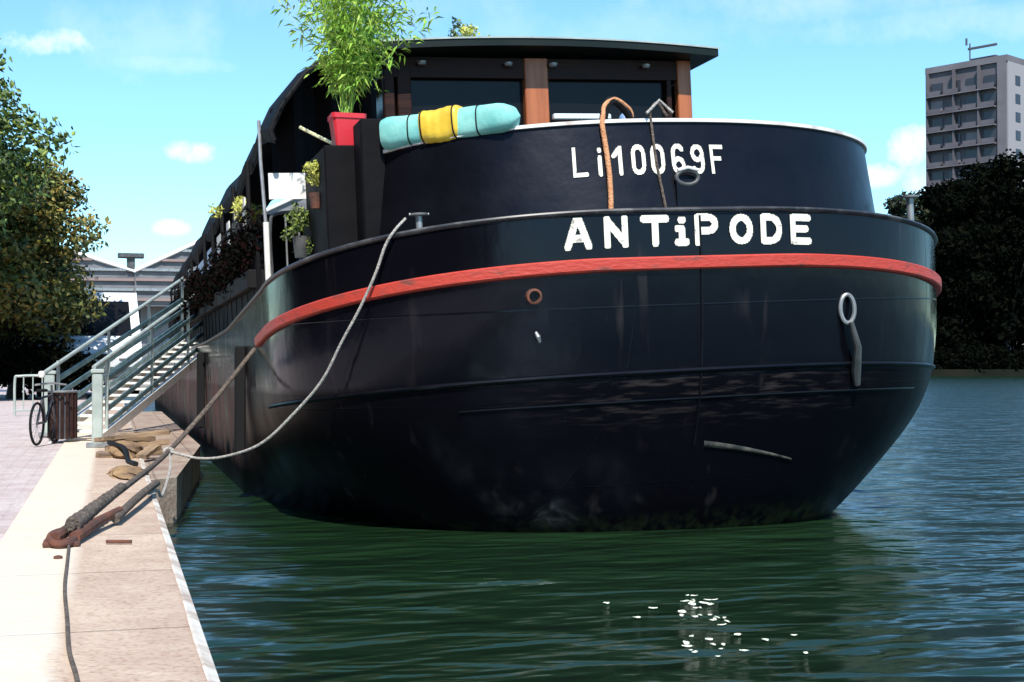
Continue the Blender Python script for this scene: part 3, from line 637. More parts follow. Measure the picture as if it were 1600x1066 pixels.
ob = MB().lathe([(.035, 0), (.038, .05), (.038, .18), (.03, .2), (.014, .215), (.014, .235), (.001, .24)], W(top.x+.235, top.y+.3, top.z-.10), 14).build('bottle', M['blue']); tag(ob, 'small blue bottle behind the stern rail by the hose loop', 'bottle')
k0 = -.094
ob = MB().tube(sm([BW(.02, k0+.02, .012), BW(.3, k0+.012, .012), BW(.6, k0+.004, .012), BW(.97, k0, .018), W(-.235, .12, 2.765), W(-.17, .16, 2.83), W(-.10, .17, 2.745)], 8), .009, 6).build('thin_rope', M['darkrope']); tag(ob, 'thin dark rope hanging down the stern through the number', 'rope')
ob = MB().tube([W(-.27, .10, 2.75), W(-.17, .12, 2.84), W(-.08, .12, 2.76)], .010, 6).build('rope_end', M['rope']); tag(ob, 'pale knotted rope end sitting on the white stern rail', 'rope')
# plants and canopies behind the wheelhouse roof
fp = pl_on('flower_box', 'low box of yellow-green flowers standing on the wheelhouse roof', 'flower box', -.30, WV+1.1, 3.86)
MB().rbox((0, 0, .05), (.42, .16, .11), .01).build('box', M['dgrey'], fp)
l2 = MB(); leaves(l2, [(rg.uniform(-.16, .2), rg.uniform(-.05, .05), .22+rg.uniform(0, .18)) for _ in range(9)], [(.07, .06, .06)]*9, 700, .032, aspect=.7); l2.build('foliage', M['yellowleaf'], fp, 0)
dkp = pl_on('dark_pot_plant', 'small dark leafy plant left of the yellow flowers on the wheelhouse roof', 'plant', -.52, WV+1.0, 3.86)
l2 = MB(); leaves(l2, [(0, 0, .34), (.04, 0, .44), (-.06, 0, .22)], [(.045, .04, .05)]*3, 150, .035); l2.build('foliage', M['leafA2'], dkp, 0)
MB().tube([(0, 0, 0), (.01, 0, .42)], .006, 5).build('stem', M['bark'], dkp)
m = MB(); rows = []
for v in np.linspace(0, 2.4, 6): rows.append([(u, v, .40*math.sqrt(max(0, 1-(u/.62)**2))) for u in np.linspace(-.62, .62, 19)])
m.grid(rows); m.grid([[(u*.97, v, z-.02) for (u, v, z) in r][::-1] for r in rows])
m.add([rows[0][i] for i in range(19)], [tuple(range(18, -1, -1))])
hood = thing('hatch_hood', 'low arched dark hood with a white edge above the left part of the wheelhouse roof', 'hood', W(-.72, WV+1.9, 3.86)); m.build('hood_shell', M['blackmatt'], hood)
MB().tube([(p_[0], -.01, p_[2]+.012) for p_ in rows[0]], .016, 6).build('edge_trim', M['white'], hood)
# folded parasol/boathook, plants and clutter on the quay-side deck
ob = MB().tube([W(-2.20, 2.3, 3.02), W(-1.98, 2.1, 2.86)], .013, 6).build('boat_hook', mat('pale_yellow_pole', (.70, .68, .42), .5)); tag(ob, 'short pale yellow pole slanting in front of the black canopy', 'pole')
ob = MB().tube([W(-1.93, 1.55, 2.48), W(-1.92, 1.55, 2.68)], [.02, .014], 8).build('signal_lamp', M['yellow']); tag(ob, 'small upright yellow marker below the red pot', 'marker')
for i, (u, v, z, lab) in enumerate(((-2.42, 5.0, 2.50, 'yellow-green potted plant standing among the white panels on the quay-side deck'),)):
    t = pl_on('potted_plant', lab, 'plant', u, v, z)
    l2 = MB(); leaves(l2, [(rg.normal()*.08, rg.normal()*.22, .14+abs(rg.normal())*.06) for _ in range(9)], [(.07, .10, .07)]*9, 500, .05, aspect=.4); l2.build('foliage', M['yellowleaf'], t, 0)
    MB().lathe([(.07, -.12), (.09, .06), (.08, .06), (.001, .04)], (0, 0, 0), 14).build('pot', M['dgrey'], t)
for i in range(7):
    v = 4.3+i*1.85+random.uniform(-.1, .1)
    t = pl_on('deck_shrub', None, 'shrub', -2.47, v, 1.95, group='dark shrubs in troughs along the barge side')
    t['label'] = ['dark reddish shrub nearest the white stanchion on the barge side', 'second dark shrub from the stanchion, under the yellow-green plant', 'third dark shrub from the stanchion along the barge side', 'fourth dark shrub from the stanchion, near the top of the gangway', 'dark shrub just beyond the top of the gangway on the barge', 'next to last dark shrub along the barge side', 'farthest dark shrub along the barge side'][i]
    cs = [(rg.normal()*.07-.02, rg.uniform(-.8, .8), rg.uniform(.05, .42)*rg.uniform(.5, 1.3)) for _ in range(20)]
    l2 = MB(); leaves(l2, cs, [(.13, .16, .14)]*20, 1500, .055, shell=.3); l2.build('foliage', M['hedge'], t, 0)
    MB().rbox((.03, 0, .0), (.18, 1.7, .16), .01).build('trough', M['asphaltblack'], t)
# timber fender hanging against the hull side
for v, w_ in ((3.6, .10), (9.0, .16)):
    p1, p2 = W(-2.64, v, 1.40), W(-2.60, v, .50)
    ob = MB().rbox((p1+p2)/2, (.09, w_, (p1-p2).length), .012).build('timber_fender', M['asphaltblack']); tag(ob, 'black timber fender hanging on the hull side nearest the stern' if v == 3.6 else 'black timber fender further along the hull beside the gangway', 'fender')

# ================================================================ QUAYSIDE
# taut mooring warp from the iron anchor plate on the quay up to the barge
A0 = Vector((-.165, 6.32, .42)); A1 = Vector((.375, 9.9, .53)); A2 = W(-2.58, 2.6, 1.36)
ob = MB().tube(sm([A0, (A0+A1)/2+Vector((0, 0, -.012)), A1, (A1+A2)/2+Vector((0, 0, -.02)), A2], 12), .017, 10).build('mooring_line', M['darkrope']); tag(ob, 'taut dark mooring line running from the rusty quay ring up to the barge side', 'mooring line')
mt_ = thing('mooring_ring', 'rusty iron shackle and ring lying on the quay edge with a thick rope through it', 'mooring ring', (-.20, 6.26, .35))
MB().tube([(.05*math.cos(a), .14*math.sin(a)+.02, .03+.012*math.sin(a)) for a in np.linspace(0, 2*math.pi, 25)[:-1]], .016, 8, True).build('ring', M['rust'], mt_)
MB().rbox((0, 0, .012), (.15, .16, .022), .006).build('base_plate', M['rust'], mt_)
MB().tube([(.05, .0, .03), (.13, .42, .045), (.24, .86, .06)], [.026, .024, .018], 10).build('shackle_arm', M['rust'], mt_)
MB().tube([(-.03, .0, .03), (.04, .26, .05), (.10, .55, .075)], [.026, .026, .02], 10).build('shackle_arm', M['rust'], mt_)
sl_ = MB()
for k in range(34):
    pass
spl = [A0+(A1-A0)*t for t in np.linspace(.01, .42, 40)]
ob = MB().tube([p_+Vector((.0, 0, .004*math.sin(i*1.9))) for i, p_ in enumerate(spl)], [.034+.004*math.sin(i*1.9)-.012*i/40 for i in range(40)], 12).build('rope_splice', M['darkrope']); tag(ob, 'thick wrapped splice at the quay end of the taut mooring line', 'rope splice')
ob = MB().tube([(-.02, 6.24, .362), (.085, 6.21, .362)], .008, 6).build('shadow_bar', M['rust']); tag(ob, 'short dark bar laid as the shadow of the rusty ring', 'shadow bar')  # thin bar made in place of the ring's cast shadow
# second pale bar of the mooring, resting on the quay edge
ob = MB().tube(sm([(.02, 6.95, .385), (.14, 7.8, .41), (.262, 8.72, .41)], 6), [.022]*13, 10).build('mooring_strop', M['darkrope']); tag(ob, 'short dark rope strop lying from the splice to the edge of the quay', 'rope')
# slack white mooring rope hanging from the deck down to the quay
c0 = W(*hp(2.14, -.726, .03)); 
slack = [W(-1.80, .47, 2.135), c0]+[Vector(p_) for p_ in ((1.656, 8.76, 1.87), (1.60, 8.79, 1.696), (1.515, 8.86, 1.483), (1.411, 8.95, 1.264), (1.305, 9.07, 1.021), (1.145, 9.21, .808), (.959, 9.36, .612), (.769, 9.53, .521), (.576, 9.71, .490))]+[A1]
SLACK_I = len(slack)
ob = MB().tube(sm(slack, 6), .0095, 8).build('slack_mooring_rope', M['rope']); tag(ob, 'pale slack mooring rope drooping from the stern deck down to the quay', 'mooring rope')
ob = MB().tube([A1+Vector((.03*math.cos(a), 0.0, .02*math.sin(a))) for a in np.linspace(0, 6.283, 13)[:-1]], .012, 8, True).build('rope_knot', M['rope']); tag(ob, 'knot of pale rope tied round the taut mooring line', 'knot')
ob = MB().tube(sm([A1, A1+Vector((.0, -.3, -.09)), Vector((.30, 8.9, .32)), Vector((.262, 8.6, .375)), Vector((.2, 8.45, .365))], 8), .009, 6).build('rope_tail', M['rope']); tag(ob, 'white rope tail hanging from the knot over the quay edge', 'rope')
# cable on the coping
pts = [(-.170, 6.22, .36), (-.160, 5.6, .358), (-.150, 5.0, .358), (-.125, 4.4, .358), (-.105, 3.9, .358), (-.075, 3.5, .358), (-.06, 3.0, .358), (-.06, 2.2, .358)]
ob = MB().tube(sm(pts, 8), .0065, 6).build('cable', M['darkrope']); tag(ob, 'thin grey cable lying along the quay towards the camera', 'cable')
ob = MB().lathe([(.001, 0), (.018, .002), (.016, .01), (.001, .014)], (-.20, 5.83, .35), 10).build('pebble', M['rust']); tag(ob, 'small dark pebble on the pale quay stone', 'pebble')

# rope/sacking heap and planks at the foot of the gangway
def heap(loc, sx, sy, sz, name, label, cat, mt, seed):
    random.seed(seed); m = MB(); rows = []
    for i in range(13):
        a = i/12*math.pi/2; rows.append([(sx*math.cos(a)*math.cos(b)*(1+.12*math.sin(3*b+i*.3)+.10*math.sin(7*b+2*i)+.06*math.sin(13*b+i)), sy*math.cos(a)*math.sin(b)*(1+.16*math.sin(4*b+i)), sz*math.sin(a)*(1+.15*math.sin(5*b+i*.7)*math.cos(a))) for b in np.linspace(0, 2*math.pi, 33)[:-1]])
    m.grid(rows, closed=True); o = m.build(name, mt, None, 60); o.location = loc; tag(o, label, cat); return o
heap((.11, 10.3, .35), .13, .5, .05, 'sacking', 'flat ochre sacking lying on the quay edge by the rope knot', 'sacking', M['sand'], 3)
heap((.10, 12.6, .35), .16, .55, .12, 'sand_heap', 'small heap of yellow sand at the foot of the gangway', 'sand heap', M['sand'], 4)
PK = [(.16, 12.4, .375, .62, -1.0, .02, .10, 'plank', 'lowest grey plank of the loose pile at the gangway foot'), (.22, 12.9, .42, .55, -1.35, .06, .08, 'plank', 'tilted plank lying across the lowest one at the gangway foot'), (.12, 13.3, .45, .7, -.7, -.05, .12, 'plank', 'broad plank at the back of the pile at the gangway foot'),
      (.26, 13.1, .50, .5, -1.7, .10, .07, 'plank', 'topmost short plank of the pile at the gangway foot'), (.30, 12.2, .40, .34, -.4, .2, .09, 'plank', 'short broken plank propped at the river side of the pile')]
for x, y, z, l_, rz, rx, w_, nm, lab in PK:
    m = MB(); n_s = 7; rows = []
    for k in range(n_s+1):
        yy = (k/n_s-.5)*l_; j_ = lambda a: a+random.uniform(-.006, .006)
        rows.append([(j_(-w_/2), yy, j_(-.018)), (j_(w_/2), yy, j_(-.018)), (j_(w_/2), yy, j_(.018)), (j_(-w_/2), yy, j_(.018))])
    m.grid(rows, closed=True); m.f += [(3, 2, 1, 0), tuple(n_s*4+k for k in range(4))]
    ob = m.build('plank', M['plank'], None, 20); ob.location = (x, y, z); ob.rotation_euler = (rx, random.uniform(-.15, .15), rz); tag(ob, lab, 'plank', 'planks by the gangway')
ob = MB().tube(sm([(-.02, 12.6, .46), (.10, 12.0, .44), (.13, 11.5, .37), (.18, 11.1, .37)], 6), .02, 8).build('black_hose', M['asphaltblack']); tag(ob, 'short black hose curling off the planks', 'hose')

# gangway
gw = thing('gangway', 'aqua painted metal gangway with sloping railings rising from the quay to the barge', 'gangway', (-.20, 15.0, .35))
g0, g1 = Vector((-.12, 0, .02)), Vector((1.42, 5.4, 1.08)); gd = (g1-g0); side = Vector((gd.y, -gd.x, 0)).normalized()
hw_ = .25
def gp(t, s_, h): return g0+gd*t+side*(s_*hw_)+Vector((0, 0, h))
for s_ in (-1, 1):
    nm = 'railing'
    m = MB(); m.tube([gp(-.06, s_, .74 if s_ < 0 else .80), gp(1.0, s_, .95)], .022, 8)
    for t in np.linspace(.02, .98, 4): m.tube([gp(t, s_, 0), gp(t, s_, .78+.15*t)], .018, 8)
    rl = m.build('railing', M['palegreen'], gw)
    for h in (.14, .29, .44, .60):
        dr = Vector((0, 0, 1)); m = MB(); a_, b__ = gp(.02, s_, h), gp(.98, s_, h+.06); m.add([a_-dr*.028, b__-dr*.028, b__+dr*.028, a_+dr*.028, a_-dr*.028+side*.015, b__-dr*.028+side*.015, b__+dr*.028+side*.015, a_+dr*.028+side*.015], [(0, 1, 2, 3), (7, 6, 5, 4), (0, 4, 5, 1), (3, 2, 6, 7), (0, 3, 7, 4), (1, 5, 6, 2)])
        m.build('rail_slat', M['teal'], gw, 0)
    m = MB(); a_, b__ = gp(-.02, s_, -.02), gp(1.0, s_, -.02); m.add([a_-side*.02, b__-side*.02, b__+side*.02, a_+side*.02]+[p_+Vector((0, 0, .10)) for p_ in (a_-side*.02, b__-side*.02, b__+side*.02, a_+side*.02)], [(0, 1, 2, 3), (7, 6, 5, 4), (0, 4, 5, 1), (1, 5, 6, 2), (2, 6, 7, 3), (3, 7, 4, 0)]); m.build('stringer', M['white'], gw, 0)
for t in np.linspace(.03, .97, 16):
    m = MB(); c_ = gp(t, 0, .05); rotz = Matrix.Rotation(math.atan2(side.y, side.x), 3, 'Z'); m.box(c_, (hw_*2-.04, .20, .025), rotz); m.build('tread', M['white'], gw, 0)
# gate posts and panel at the quay end
def gate_post(x, y, h, lab, w_=.07):
    t = thing('gate_post', lab, 'post', (x, y, .35)); MB().rbox((0, 0, h/2), (w_, w_, h), .01).build('post', M['palegreen'], t); MB().rbox((0, 0, h+.02), (w_*1.25, w_*1.25, .04), .008).build('cap', M['palegreen'], t); MB().rbox((0, 0, .02), (w_*2, w_*2, .04), .005).build('base', M['grey'], t)
gate_post(-.13, 13.9, .70, 'thick pale green post at the near right corner of the gangway foot', .10)
gate_post(-.66, 16.3, .68, 'pale green post at the left of the gangway foot beside the bin', .11)
fr = thing('barrier_frame', 'small pale green tubular barrier left of the gangway on the quay', 'barrier', (-1.25, 23.5, .35))
m = MB(); m.tube(sm([(-.22, 0, 0), (-.22, 0, .55), (-.15, 0, .62), (.25, 0, .62), (.32, 0, .55), (.32, 0, 0)], 5), .02, 8); m.build('frame', M['palegreen'], fr)
for x in (-.09, .05, .19): MB().tube([(x, 0, .08), (x, 0, .61)], .01, 6).build('bar', M['palegreen'], fr)
MB().tube([(-.22, 0, .08), (.32, 0, .08)], .014, 6).build('bottom_rail', M['palegreen'], fr)
tip = thing('rail_end_cap', 'white rounded cap at the low end of the left gangway rail', 'cap', gw.location+gp(-.07, -1, .74)); MB().lathe([(.001, -.035), (.028, -.028), (.036, 0), (.028, .028), (.001, .035)], (0, 0, 0), 12).build('cap_shell', M['white'], tip)
# bins, bicycle-like clutter by the posts
bn = thing('litter_bin', 'dark slatted litter bin standing between the gangway posts', 'litter bin', (-.48, 15.0, .35))
m = MB()
for k in range(16):
    a = k/16*6.283; m.box((.13*math.cos(a), .13*math.sin(a), .27), (.03, .03, .46))
m.build('slats', M['darkwood'], bn); MB().lathe([(.118, .03), (.118, .5), (.10, .5), (.10, .05), (.001, .04)], (0, 0, 0), 18).build('liner', M['bin'], bn); MB().tube([(.14*math.cos(a), .14*math.sin(a), .51) for a in np.linspace(0, 6.283, 25)[:-1]], .012, 6, True).build('rim', M['grey'], bn)
bk = thing('bicycle', 'dark bicycle leaning against the left gangway post', 'bicycle', (-.62, 14.6, .35), R(75))
for x in (-.28, .28):
    MB().tube([(x+.20*math.cos(a), 0, .21+.20*math.sin(a)) for a in np.linspace(0, 6.283, 29)[:-1]], .013, 6, True).build('wheel', M['asphaltblack'], bk)
    m = MB(); [m.tube([(x, 0, .21), (x+.19*math.cos(a), 0, .21+.19*math.sin(a))], .002, 4) for a in np.linspace(0, 6.283, 13)[:-1]]; m.build('spokes', M['grey'], bk)
m = MB(); 
for p1, p2 in (((-.28, .21), (-.12, .46)), ((-.12, .46), (.18, .48)), ((.18, .48), (.28, .21)), ((-.12, .46), (-.02, .22)), ((-.02, .22), (.17, .44)), ((-.28, .21), (-.02, .22)), ((.18, .48), (.16, .58))): m.tube([(p1[0], 0, p1[1]), (p2[0], 0, p2[1])], .012, 6)
m.build('frame', M['bin'], bk); MB().tube([(.14, -.16, .58), (.18, 0, .60), (.14, .16, .58)], .010, 6).build('handlebar', M['grey'], bk); MB().rbox((-.13, 0, .53), (.16, .07, .03), .01).build('saddle', M['asphaltblack'], bk)

# ---- parked van beyond the gangway
vn = thing('van', 'white van parked on the quay behind the gangway railing', 'van', (-.55, 40.0, .35))
vn.scale = (1.3, 1.3, 1.32)
def van_prof(s_):   # side profile y,z  (front faces the camera)
    return [(-2.3, .35), (-2.35, .75), (-2.2, 1.02), (-1.75, 1.15), (-1.25, 1.95), (-1.0, 2.08), (2.2, 2.10), (2.35, 1.9), (2.4, .4), (2.3, .3)]
P_ = van_prof(0); m = MB(); n_p = len(P_)
rows = [[(x*(1 if z < 1.2 else .92), y, z) for y, z in P_] for x in (-.98, -.95, .95, .98)]
m.grid(rows, closed=True); m.f += [tuple(range(n_p-1, -1, -1)), tuple(3*n_p+k for k in range(n_p))]; m.build('body', M['vanwhite'], vn, 30)
m = MB(); m.add([(-.80, -1.735, 1.20), (.80, -1.735, 1.20), (.74, -1.30, 1.89), (-.74, -1.30, 1.89)], [(0, 1, 2, 3)]); m.build('windscreen', M['glass'], vn, 0)
for s_ in (-1, 1):
    MB().rbox((s_*.96, -.95, 1.5), (.03, .75, .5), .01).build('side_window', M['glass'], vn)
    MB().rbox((s_*.72, -2.36, .82), (.34, .06, .18), .02).build('headlight', M['rim'], vn)
    MB().rbox((s_*1.08, -1.45, 1.35), (.12, .08, .22), .02).build('mirror', M['asphaltblack'], vn)
    for y in (-1.45, 1.5):
        wl_ = MB().lathe([(.001, -.10), (.22, -.10), (.33, -.08), (.34, 0), (.33, .08), (.22, .10), (.001, .10)], (s_*.86, y, .34), 20, Matrix.Rotation(math.pi/2, 4, 'Y')).build('wheel', M['asphaltblack'], vn)
MB().rbox((0, -2.38, .48), (1.8, .12, .22), .03).build('bumper', M['dgrey'], vn); MB().rbox((0, -2.33, .78), (.8, .06, .12), .02).build('grille', M['asphaltblack'], vn)

# ---- warehouse roofs in the distance
wh_ = thing('warehouse', 'long low grey warehouse with striped roof beyond the quay', 'warehouse', (0, 92, .35))
MB().box((10, 14, 2.4), (36, 27, 4.8)).build('wall', mat('warehouse_wall', (.20, .19, .20), .9, col2=(.14, .14, .15), scale=.4), wh_)
for (xa, xb, zl, zr, y0) in ((-8, 1.35, 9.6, 6.7, -1.0), (1.35, 14, 6.7, 13.0, -1.4)):
    # sloping roof edges meeting in a valley, with the striped gable face below
    m = MB(); m.add([(xa, y0, 4.6), (xb, y0, 4.6), (xb, y0, zr), (xa, y0, zl), (xa, 28, 4.6), (xb, 28, 4.6), (xb, 28, zr), (xa, 28, zl)], [(0, 1, 2, 3), (5, 4, 7, 6), (3, 2, 6, 7), (0, 3, 7, 4), (1, 5, 6, 2)]); gb = m.build('gable', M['roofgrey'], wh_, 0)
    for k in range(7):
        z = 5.0+k*.62; 
        if z < min(zl, zr)-.3 or True:
            x0 = xa if zl > z else xa+(z-zl)/(zr-zl)*(xb-xa); x1 = xb if zr > z else xa+(z-zl)/(zr-zl)*(xb-xa)
            if x1-x0 > .5 and z < max(zl, zr)-.2: MB().box(((x0+x1)/2, y0-.12, z), (x1-x0-.1, .2, .16)).build('louvre', M['grey'] if k % 2 else mat('reddish_louvre', (.24, .17, .16), .8), gb)
    m = MB(); m.tube([(xa, y0-.15, zl+.08), (xb, y0-.15, zr+.08)], .12, 6); m.build('verge', M['rim'], gb)
vt = MB(); vt.rbox((1.1, -1.0, 7.2), (.5, .5, 1.0), .04); vt.rbox((1.1, -1.0, 7.75), (1.6, 1.0, .28), .04); vt.build('roof_vent', M['dgrey'], wh_)

# ================================================================ TREES
def tree(name, loc, label, clumps, trunk_h, r0, lm_, nleaf, lsize, group=None, limbs=6, seed=1, cat='tree', up=.3):
    t = thing(name, label, cat, loc, group=group)
    random.seed(seed)
    m = MB(); cs = np.array([c[0] for c in clumps]); topc = cs[:, 2].max()*.8
    m.tube(sm([(0, 0, -.1), (.1*r0*4, 0, trunk_h*.5), (0, .1, trunk_h), (cs[:, 0].mean()*.4, 0, topc)], 6), [r0*(1.25-.95*i/18) for i in range(19)], 10)
    for c, r in sorted(clumps, key=lambda q_: -q_[1][0])[:limbs]:
        s0 = Vector((0, .05, trunk_h*random.uniform(.75, 1.2))); e0 = Vector(c); m.tube(sm([s0, (s0+e0)/2+Vector((0, 0, (e0-s0).length*.08)), e0], 5), [r0*.42*(1-.8*i/10) for i in range(11)], 7)
    m.build('trunk', M['bark'], t)
    l_ = MB(); leaves(l_, cs, [c[1] for c in clumps], nleaf, lsize, up=up); l_.build('crown', lm_, t, 0)
    return t
def clumpy(cx, cy, z0, z1, rx, ry, n, r, seed, prof=None):
    g_ = np.random.default_rng(seed); out = []
    while len(out) < n:
        p_ = g_.uniform(-1, 1, 3)
        if np.linalg.norm(p_) > 1: continue
        k = 1 if prof is None else prof((p_[2]+1)/2)
        q_ = (cx+p_[0]*rx*k, cy+p_[1]*ry*k, (z0+z1)/2+p_[2]*(z1-z0)/2); s_ = r*g_.uniform(.7, 1.3); out.append((q_, (s_*1.15, s_*1.15, s_*.8)))
    return out
# near bank: two trees, green above, browner and lower towards the river
tree('plane_tree', (-3.9, 33, .35), 'tall green leafy tree at the left edge of the picture', clumpy(-.3, 0, 2.0, 8.3, 2.25, 2.3, 60, .78, 3), 2.0, .20, M['leafA2'], 36000, .165, limbs=12, seed=2)
tree('chestnut_tree', (-2.35, 37, .35), 'lower browning tree leaning towards the river, right of the tall green tree', clumpy(.1, 0, 1.1, 6.0, 1.8, 1.9, 56, .66, 9, lambda h: 1.15-.45*h), 1.3, .16, M['leafA'], 34000, .155, limbs=8, seed=3)
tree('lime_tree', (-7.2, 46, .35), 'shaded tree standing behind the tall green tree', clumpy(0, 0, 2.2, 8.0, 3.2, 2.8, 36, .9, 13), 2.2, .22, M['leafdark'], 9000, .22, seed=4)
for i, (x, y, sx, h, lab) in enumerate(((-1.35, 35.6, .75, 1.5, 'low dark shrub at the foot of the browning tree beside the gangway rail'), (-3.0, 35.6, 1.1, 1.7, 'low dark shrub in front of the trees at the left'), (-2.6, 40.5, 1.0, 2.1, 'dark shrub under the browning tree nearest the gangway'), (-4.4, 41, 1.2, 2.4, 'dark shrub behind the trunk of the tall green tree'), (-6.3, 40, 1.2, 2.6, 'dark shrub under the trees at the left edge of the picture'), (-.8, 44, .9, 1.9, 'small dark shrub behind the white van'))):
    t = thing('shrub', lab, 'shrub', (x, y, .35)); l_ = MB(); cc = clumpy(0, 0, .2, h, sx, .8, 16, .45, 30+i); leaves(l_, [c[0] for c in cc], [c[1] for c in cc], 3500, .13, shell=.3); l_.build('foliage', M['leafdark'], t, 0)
    MB().tube([(0, 0, 0), (.05, 0, h*.6)], .05, 6).build('stem', M['bark'], t)
# far bank: a belt of tall dark trees (each its own thing), lower ones to the left
FT = [(1478, 196, 23.0, 5.6, 'leafdark', 'tall dark tree at the left end of the dense far-bank row, below the tower'), (1497, 193, 25.5, 6.0, 'leafdark', 'tall dark tree directly below the left face of the tower'), (1536, 197, 26.5, 6.2, 'leafdark', 'tall dark tree below the middle of the tower'),
      (1575, 193, 27.0, 6.2, 'leafdark', 'tallest dark tree below the right edge of the tower'), (1618, 196, 27.0, 6.5, 'leafdark', 'dark tree cut by the right edge of the picture'), (1515, 212, 27.5, 6.0, 'leafdark', 'dark tree filling the second row behind the far-bank trees, centre'), (1560, 213, 28, 6.5, 'leafdark', 'dark tree in the second row nearest the right edge'), (1470, 214, 24, 6.0, 'leafdark', 'dark tree in the second row at its left end'),
      (1372, 216, 22.5, 4.6, 'leafmid', 'grey-green far tree just right of the black bulwark'), (1403, 220, 24.0, 4.8, 'leafmid', 'rounded grey-green far tree between the bulwark and the tall dark row'), (1434, 212, 25.6, 5.0, 'leafmid', 'grey-green far tree next to the tall dark row'), (1340, 222, 21.0, 5.0, 'leafmid', 'far tree mostly hidden behind the black bulwark')]
FT += [(1290-62*k, 200+9*math.sin(k*2.3), 17+3*math.sin(k*1.7), 5.4, 'leafmid', 'far-bank tree hidden behind the barge, '+['first', 'second', 'third', 'fourth', 'fifth', 'sixth', 'seventh', 'eighth'][k]+' from the right') for k in range(8)]
FT += [(1700+95*k, 196+6*math.sin(k*1.9), 25+3*math.sin(k*2.7), 6.5, 'leafdark', 'unseen far-bank tree added for hull reflections, beyond the right edge, '+['first', 'second', 'third', 'fourth', 'fifth', 'sixth', 'seventh', 'eighth', 'ninth', 'tenth', 'eleventh', 'twelfth'][k]+' in the row') for k in range(12)]  # unseen trees, added to darken reflections on the hull's right edge
for i, (px, D, hgt, r, lm_, lab) in enumerate(FT):
    x, y, z = far(px, D, .9)
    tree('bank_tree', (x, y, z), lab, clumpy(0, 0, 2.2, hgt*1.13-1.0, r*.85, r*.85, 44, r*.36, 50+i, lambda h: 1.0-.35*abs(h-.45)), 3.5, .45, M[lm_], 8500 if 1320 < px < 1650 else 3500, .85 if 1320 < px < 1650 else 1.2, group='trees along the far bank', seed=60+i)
# scrub at the water's edge
for i, px in enumerate((1452, 1478, 1505, 1532, 1560, 1588, 1615)):
    x, y, z = far(px, 190, .4); t = thing('bank_bush', ('dark bush at the far waterline, number %d from the barge' % (i+1)) if False else ['bush at the far waterline closest to the barge stern', 'bush at the far waterline below the left edge of the tower', 'bush at the far waterline below the tower antenna', 'bush at the far waterline below the middle of the tower', 'bush at the far waterline below the tower corner', 'bush at the far waterline nearly at the right edge', 'bush at the far waterline cut by the right edge'][i], 'bush', (x, y, z), group='bushes at the far waterline')
    l_ = MB(); cc = clumpy(0, 0, 0, 3.6, 2.4, 1.2, 12, 1.1, 80+i); leaves(l_, [c[0] for c in cc], [c[1] for c in cc], 1600, .6, shell=.3); l_.build('foliage', M['leafdark'], t, 0)

# ================================================================ TOWER
A = Vector((128.5, 202.6, 0)); Bc = Vector(far(1575, 220, 0)); ang = math.atan2((Bc-A).y, (Bc-A).x)
W1 = (Bc-A).length; W2 = 22.0; base = .9; topz = 49.2
tw = thing('apartment_tower', 'tall apartment tower with rows of balconies rising above the far trees', 'apartment tower', (A.x, A.y, base), ang)
Ht = topz-base
MB().box((W1/2, W2/2, Ht/2), (W1-.1, W2-.1, Ht)).build('wall', M['concrete'], tw, 0)
MB().box((W1/2, W2/2, Ht+.5), (W1+.7, W2+.7, 1.0)).build('parapet', M['concrete2'], tw, 0)
MB().box((W1-.6, -.1, Ht/2), (1.5, .5, Ht)).build('corner_pier', M['concrete2'], tw, 0); MB().box((W1+.15, W2/2, Ht/2), (.4, W2, Ht)).build('side_wall', mat('tower_lit_side', (.30, .285, .30), .85), tw, 0)  # paler side wall: its brighter light is put into the colour
fl_h = 2.9; nfl = 16; TG = [M['towerglass'], M['towerglass'], mat('tower_blind', (.16, .14, .15), .6), mat('tower_curtain', (.09, .075, .08), .6), M['towerglass']]
for k in range(nfl):
    z = Ht-1.3-fl_h*(k+1)+.2
    if z < 4: break
    MB().box((W1/2-.7, -.55, z), (W1-1.8, 1.1, .22)).build('floor_slab', M['concrete2'], tw, 0)
    for j in range(4):
        x = 1.4+j*(W1-3.0)/3.4
        MB().box((x+.2, -.06, z+1.35), (2.1, .16, 1.75)).build('window', TG[(k*7+j*5+k*j) % 5], tw, 0)
        if k < 8:
            MB().box((x+.2, -1.08, z+.45), (2.3, .08, .75)).build('balcony', M['concrete'], tw, 0)
    if k < 8:
        MB().box((-.5, 3.0, z+.4), (1.0, 2.4, .9)).build('end_balcony', M['concrete'], tw, 0)
        for y in (3, 8, 13): MB().box((W1+.37, y, z+1.3), (.1, 1.5, 1.5)).build('side_window', M['towerglass'], tw, 0)
for x in (.15, W1*.36, W1*.68): MB().box((x, -.45, Ht/2), (.22, .9, Ht)).build('fin', M['concrete'], tw, 0)
an = MB(); an.tube([(5.8, 3, Ht+1), (5.8, 3, Ht+4.6)], .13, 6); an.box((8.0, 3, Ht+3.7), (5.0, .3, .35)); an.tube([(5.2, 3, Ht+4.4), (5.2, 3, Ht+5.5)], .2, 6); an.build('antenna', M['dgrey'], tw, 0)
MB().box((7.5, 6, Ht+1.6), (4.5, 4, 1.4)).build('plant_room', M['concrete'], tw, 0)

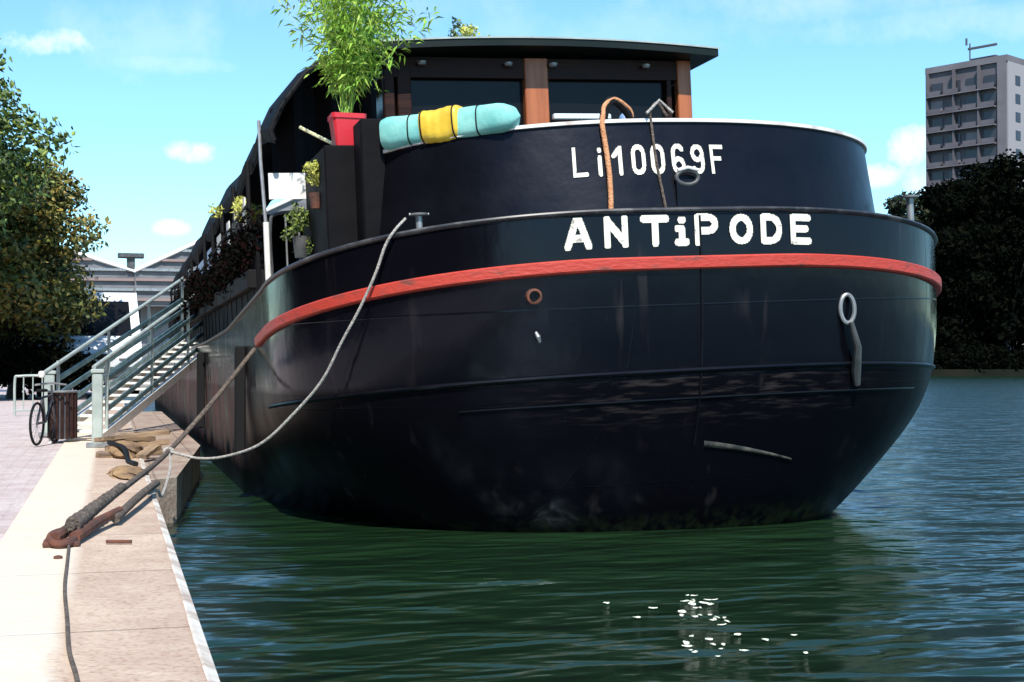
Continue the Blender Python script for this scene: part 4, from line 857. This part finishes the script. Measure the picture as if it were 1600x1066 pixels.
# sun glints on the water in front of the stern, modelled as pale flecks
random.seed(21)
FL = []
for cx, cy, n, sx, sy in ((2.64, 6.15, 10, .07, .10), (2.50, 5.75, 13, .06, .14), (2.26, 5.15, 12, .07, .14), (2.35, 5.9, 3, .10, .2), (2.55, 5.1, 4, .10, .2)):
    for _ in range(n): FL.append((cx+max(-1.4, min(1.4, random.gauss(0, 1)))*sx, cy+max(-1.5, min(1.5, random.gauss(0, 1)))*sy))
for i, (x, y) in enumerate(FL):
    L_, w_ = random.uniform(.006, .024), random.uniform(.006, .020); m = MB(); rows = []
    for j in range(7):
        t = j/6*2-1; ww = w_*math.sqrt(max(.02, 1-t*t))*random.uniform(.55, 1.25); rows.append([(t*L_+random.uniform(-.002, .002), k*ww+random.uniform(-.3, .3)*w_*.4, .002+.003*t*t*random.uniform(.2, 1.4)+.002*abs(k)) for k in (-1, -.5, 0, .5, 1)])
    m.grid(rows); o = m.build('glint_flake', M['fleck'], None, 60); o.location = (x, y, .004); o.rotation_euler = (R(random.uniform(2, 14)), R(random.uniform(-5, 5)), random.uniform(-.9, .6))
    tag(o, 'pale fleck modelling one sun glint in the bright cluster on the water in front of the stern', 'leaf', 'sun glints modelled as pale flecks on the water')  # filed as 'leaf', but each fleck stands in for a sun glint

# unseen quayside trees, added so the left hull side reflects dark foliage
QT = ['farthest behind the photographer', 'second behind the photographer', 'just behind the photographer', 'nearest on the photographer\'s left', 'second ahead on the left', 'third ahead on the left', 'fourth ahead on the left, short of the picture edge']
for i, y in enumerate((-16, -10, -4, 2, 7.5, 13, 18.5)):
    tree('added_quay_tree', (-9.3+.4*math.sin(i*2.1), y, .35), 'unseen quayside tree added for hull reflections, '+QT[i], clumpy(0, 0, .9, 8.5, 2.9, 3.2, 34, 1.15, 200+i), 2.0, .22, M['leafdark'], 4200, .50, group='unseen trees added for hull reflections', seed=300+i)

wl2 = MB(); wl2.rbox((0, 0, 1.6), (.5, 62, 3.2), .04); wl2.rbox((0, 0, 3.25), (.7, 62, .18), .03)  # unseen dark wall, added to keep bright ground out of the hull's reflections
o = wl2.build('added_reflection_wall', mat('added_wall_dark', (.03, .03, .025), .9, col2=(.05, .048, .04), scale=.8, bump=.5), None, 20); o.location = (-13.2, -3, .35); tag(o, 'long dark unseen wall added for hull reflections, behind the left trees', 'wall')

# small clutter on the quay-side lockers
fl_ = thing('flowering_plant', 'small yellow-green flowering plant hanging on the locker below the red pot', 'plant', W(-2.20, 1.62, 2.42))
l2 = MB(); leaves(l2, [(rg.normal()*.03, rg.normal()*.07, .05+abs(rg.normal())*.10) for _ in range(8)], [(.04, .05, .05)]*8, 420, .030, aspect=.5); l2.build('foliage', M['yellowleaf'], fl_, 0)
MB().lathe([(.035, -.09), (.05, .02), (.042, .02), (.001, .01)], (0, 0, 0), 12).build('pot', M['rust'], fl_)
t = thing('trailing_plant', 'dark green trailing plant at the left foot of the lockers beside the rail gate', 'plant', W(-2.24, 2.15, 2.18))
l2 = MB(); leaves(l2, [(rg.normal()*.05, rg.normal()*.10, .02+rg.uniform(-.1, .2)) for _ in range(10)], [(.05, .06, .06)]*10, 600, .035, aspect=.5); l2.build('foliage', M['leafA2'], t, 0)
MB().lathe([(.05, -.16), (.07, .0), (.06, .0), (.001, -.01)], (0, 0, 0), 12).build('pot', M['dgrey'], t)
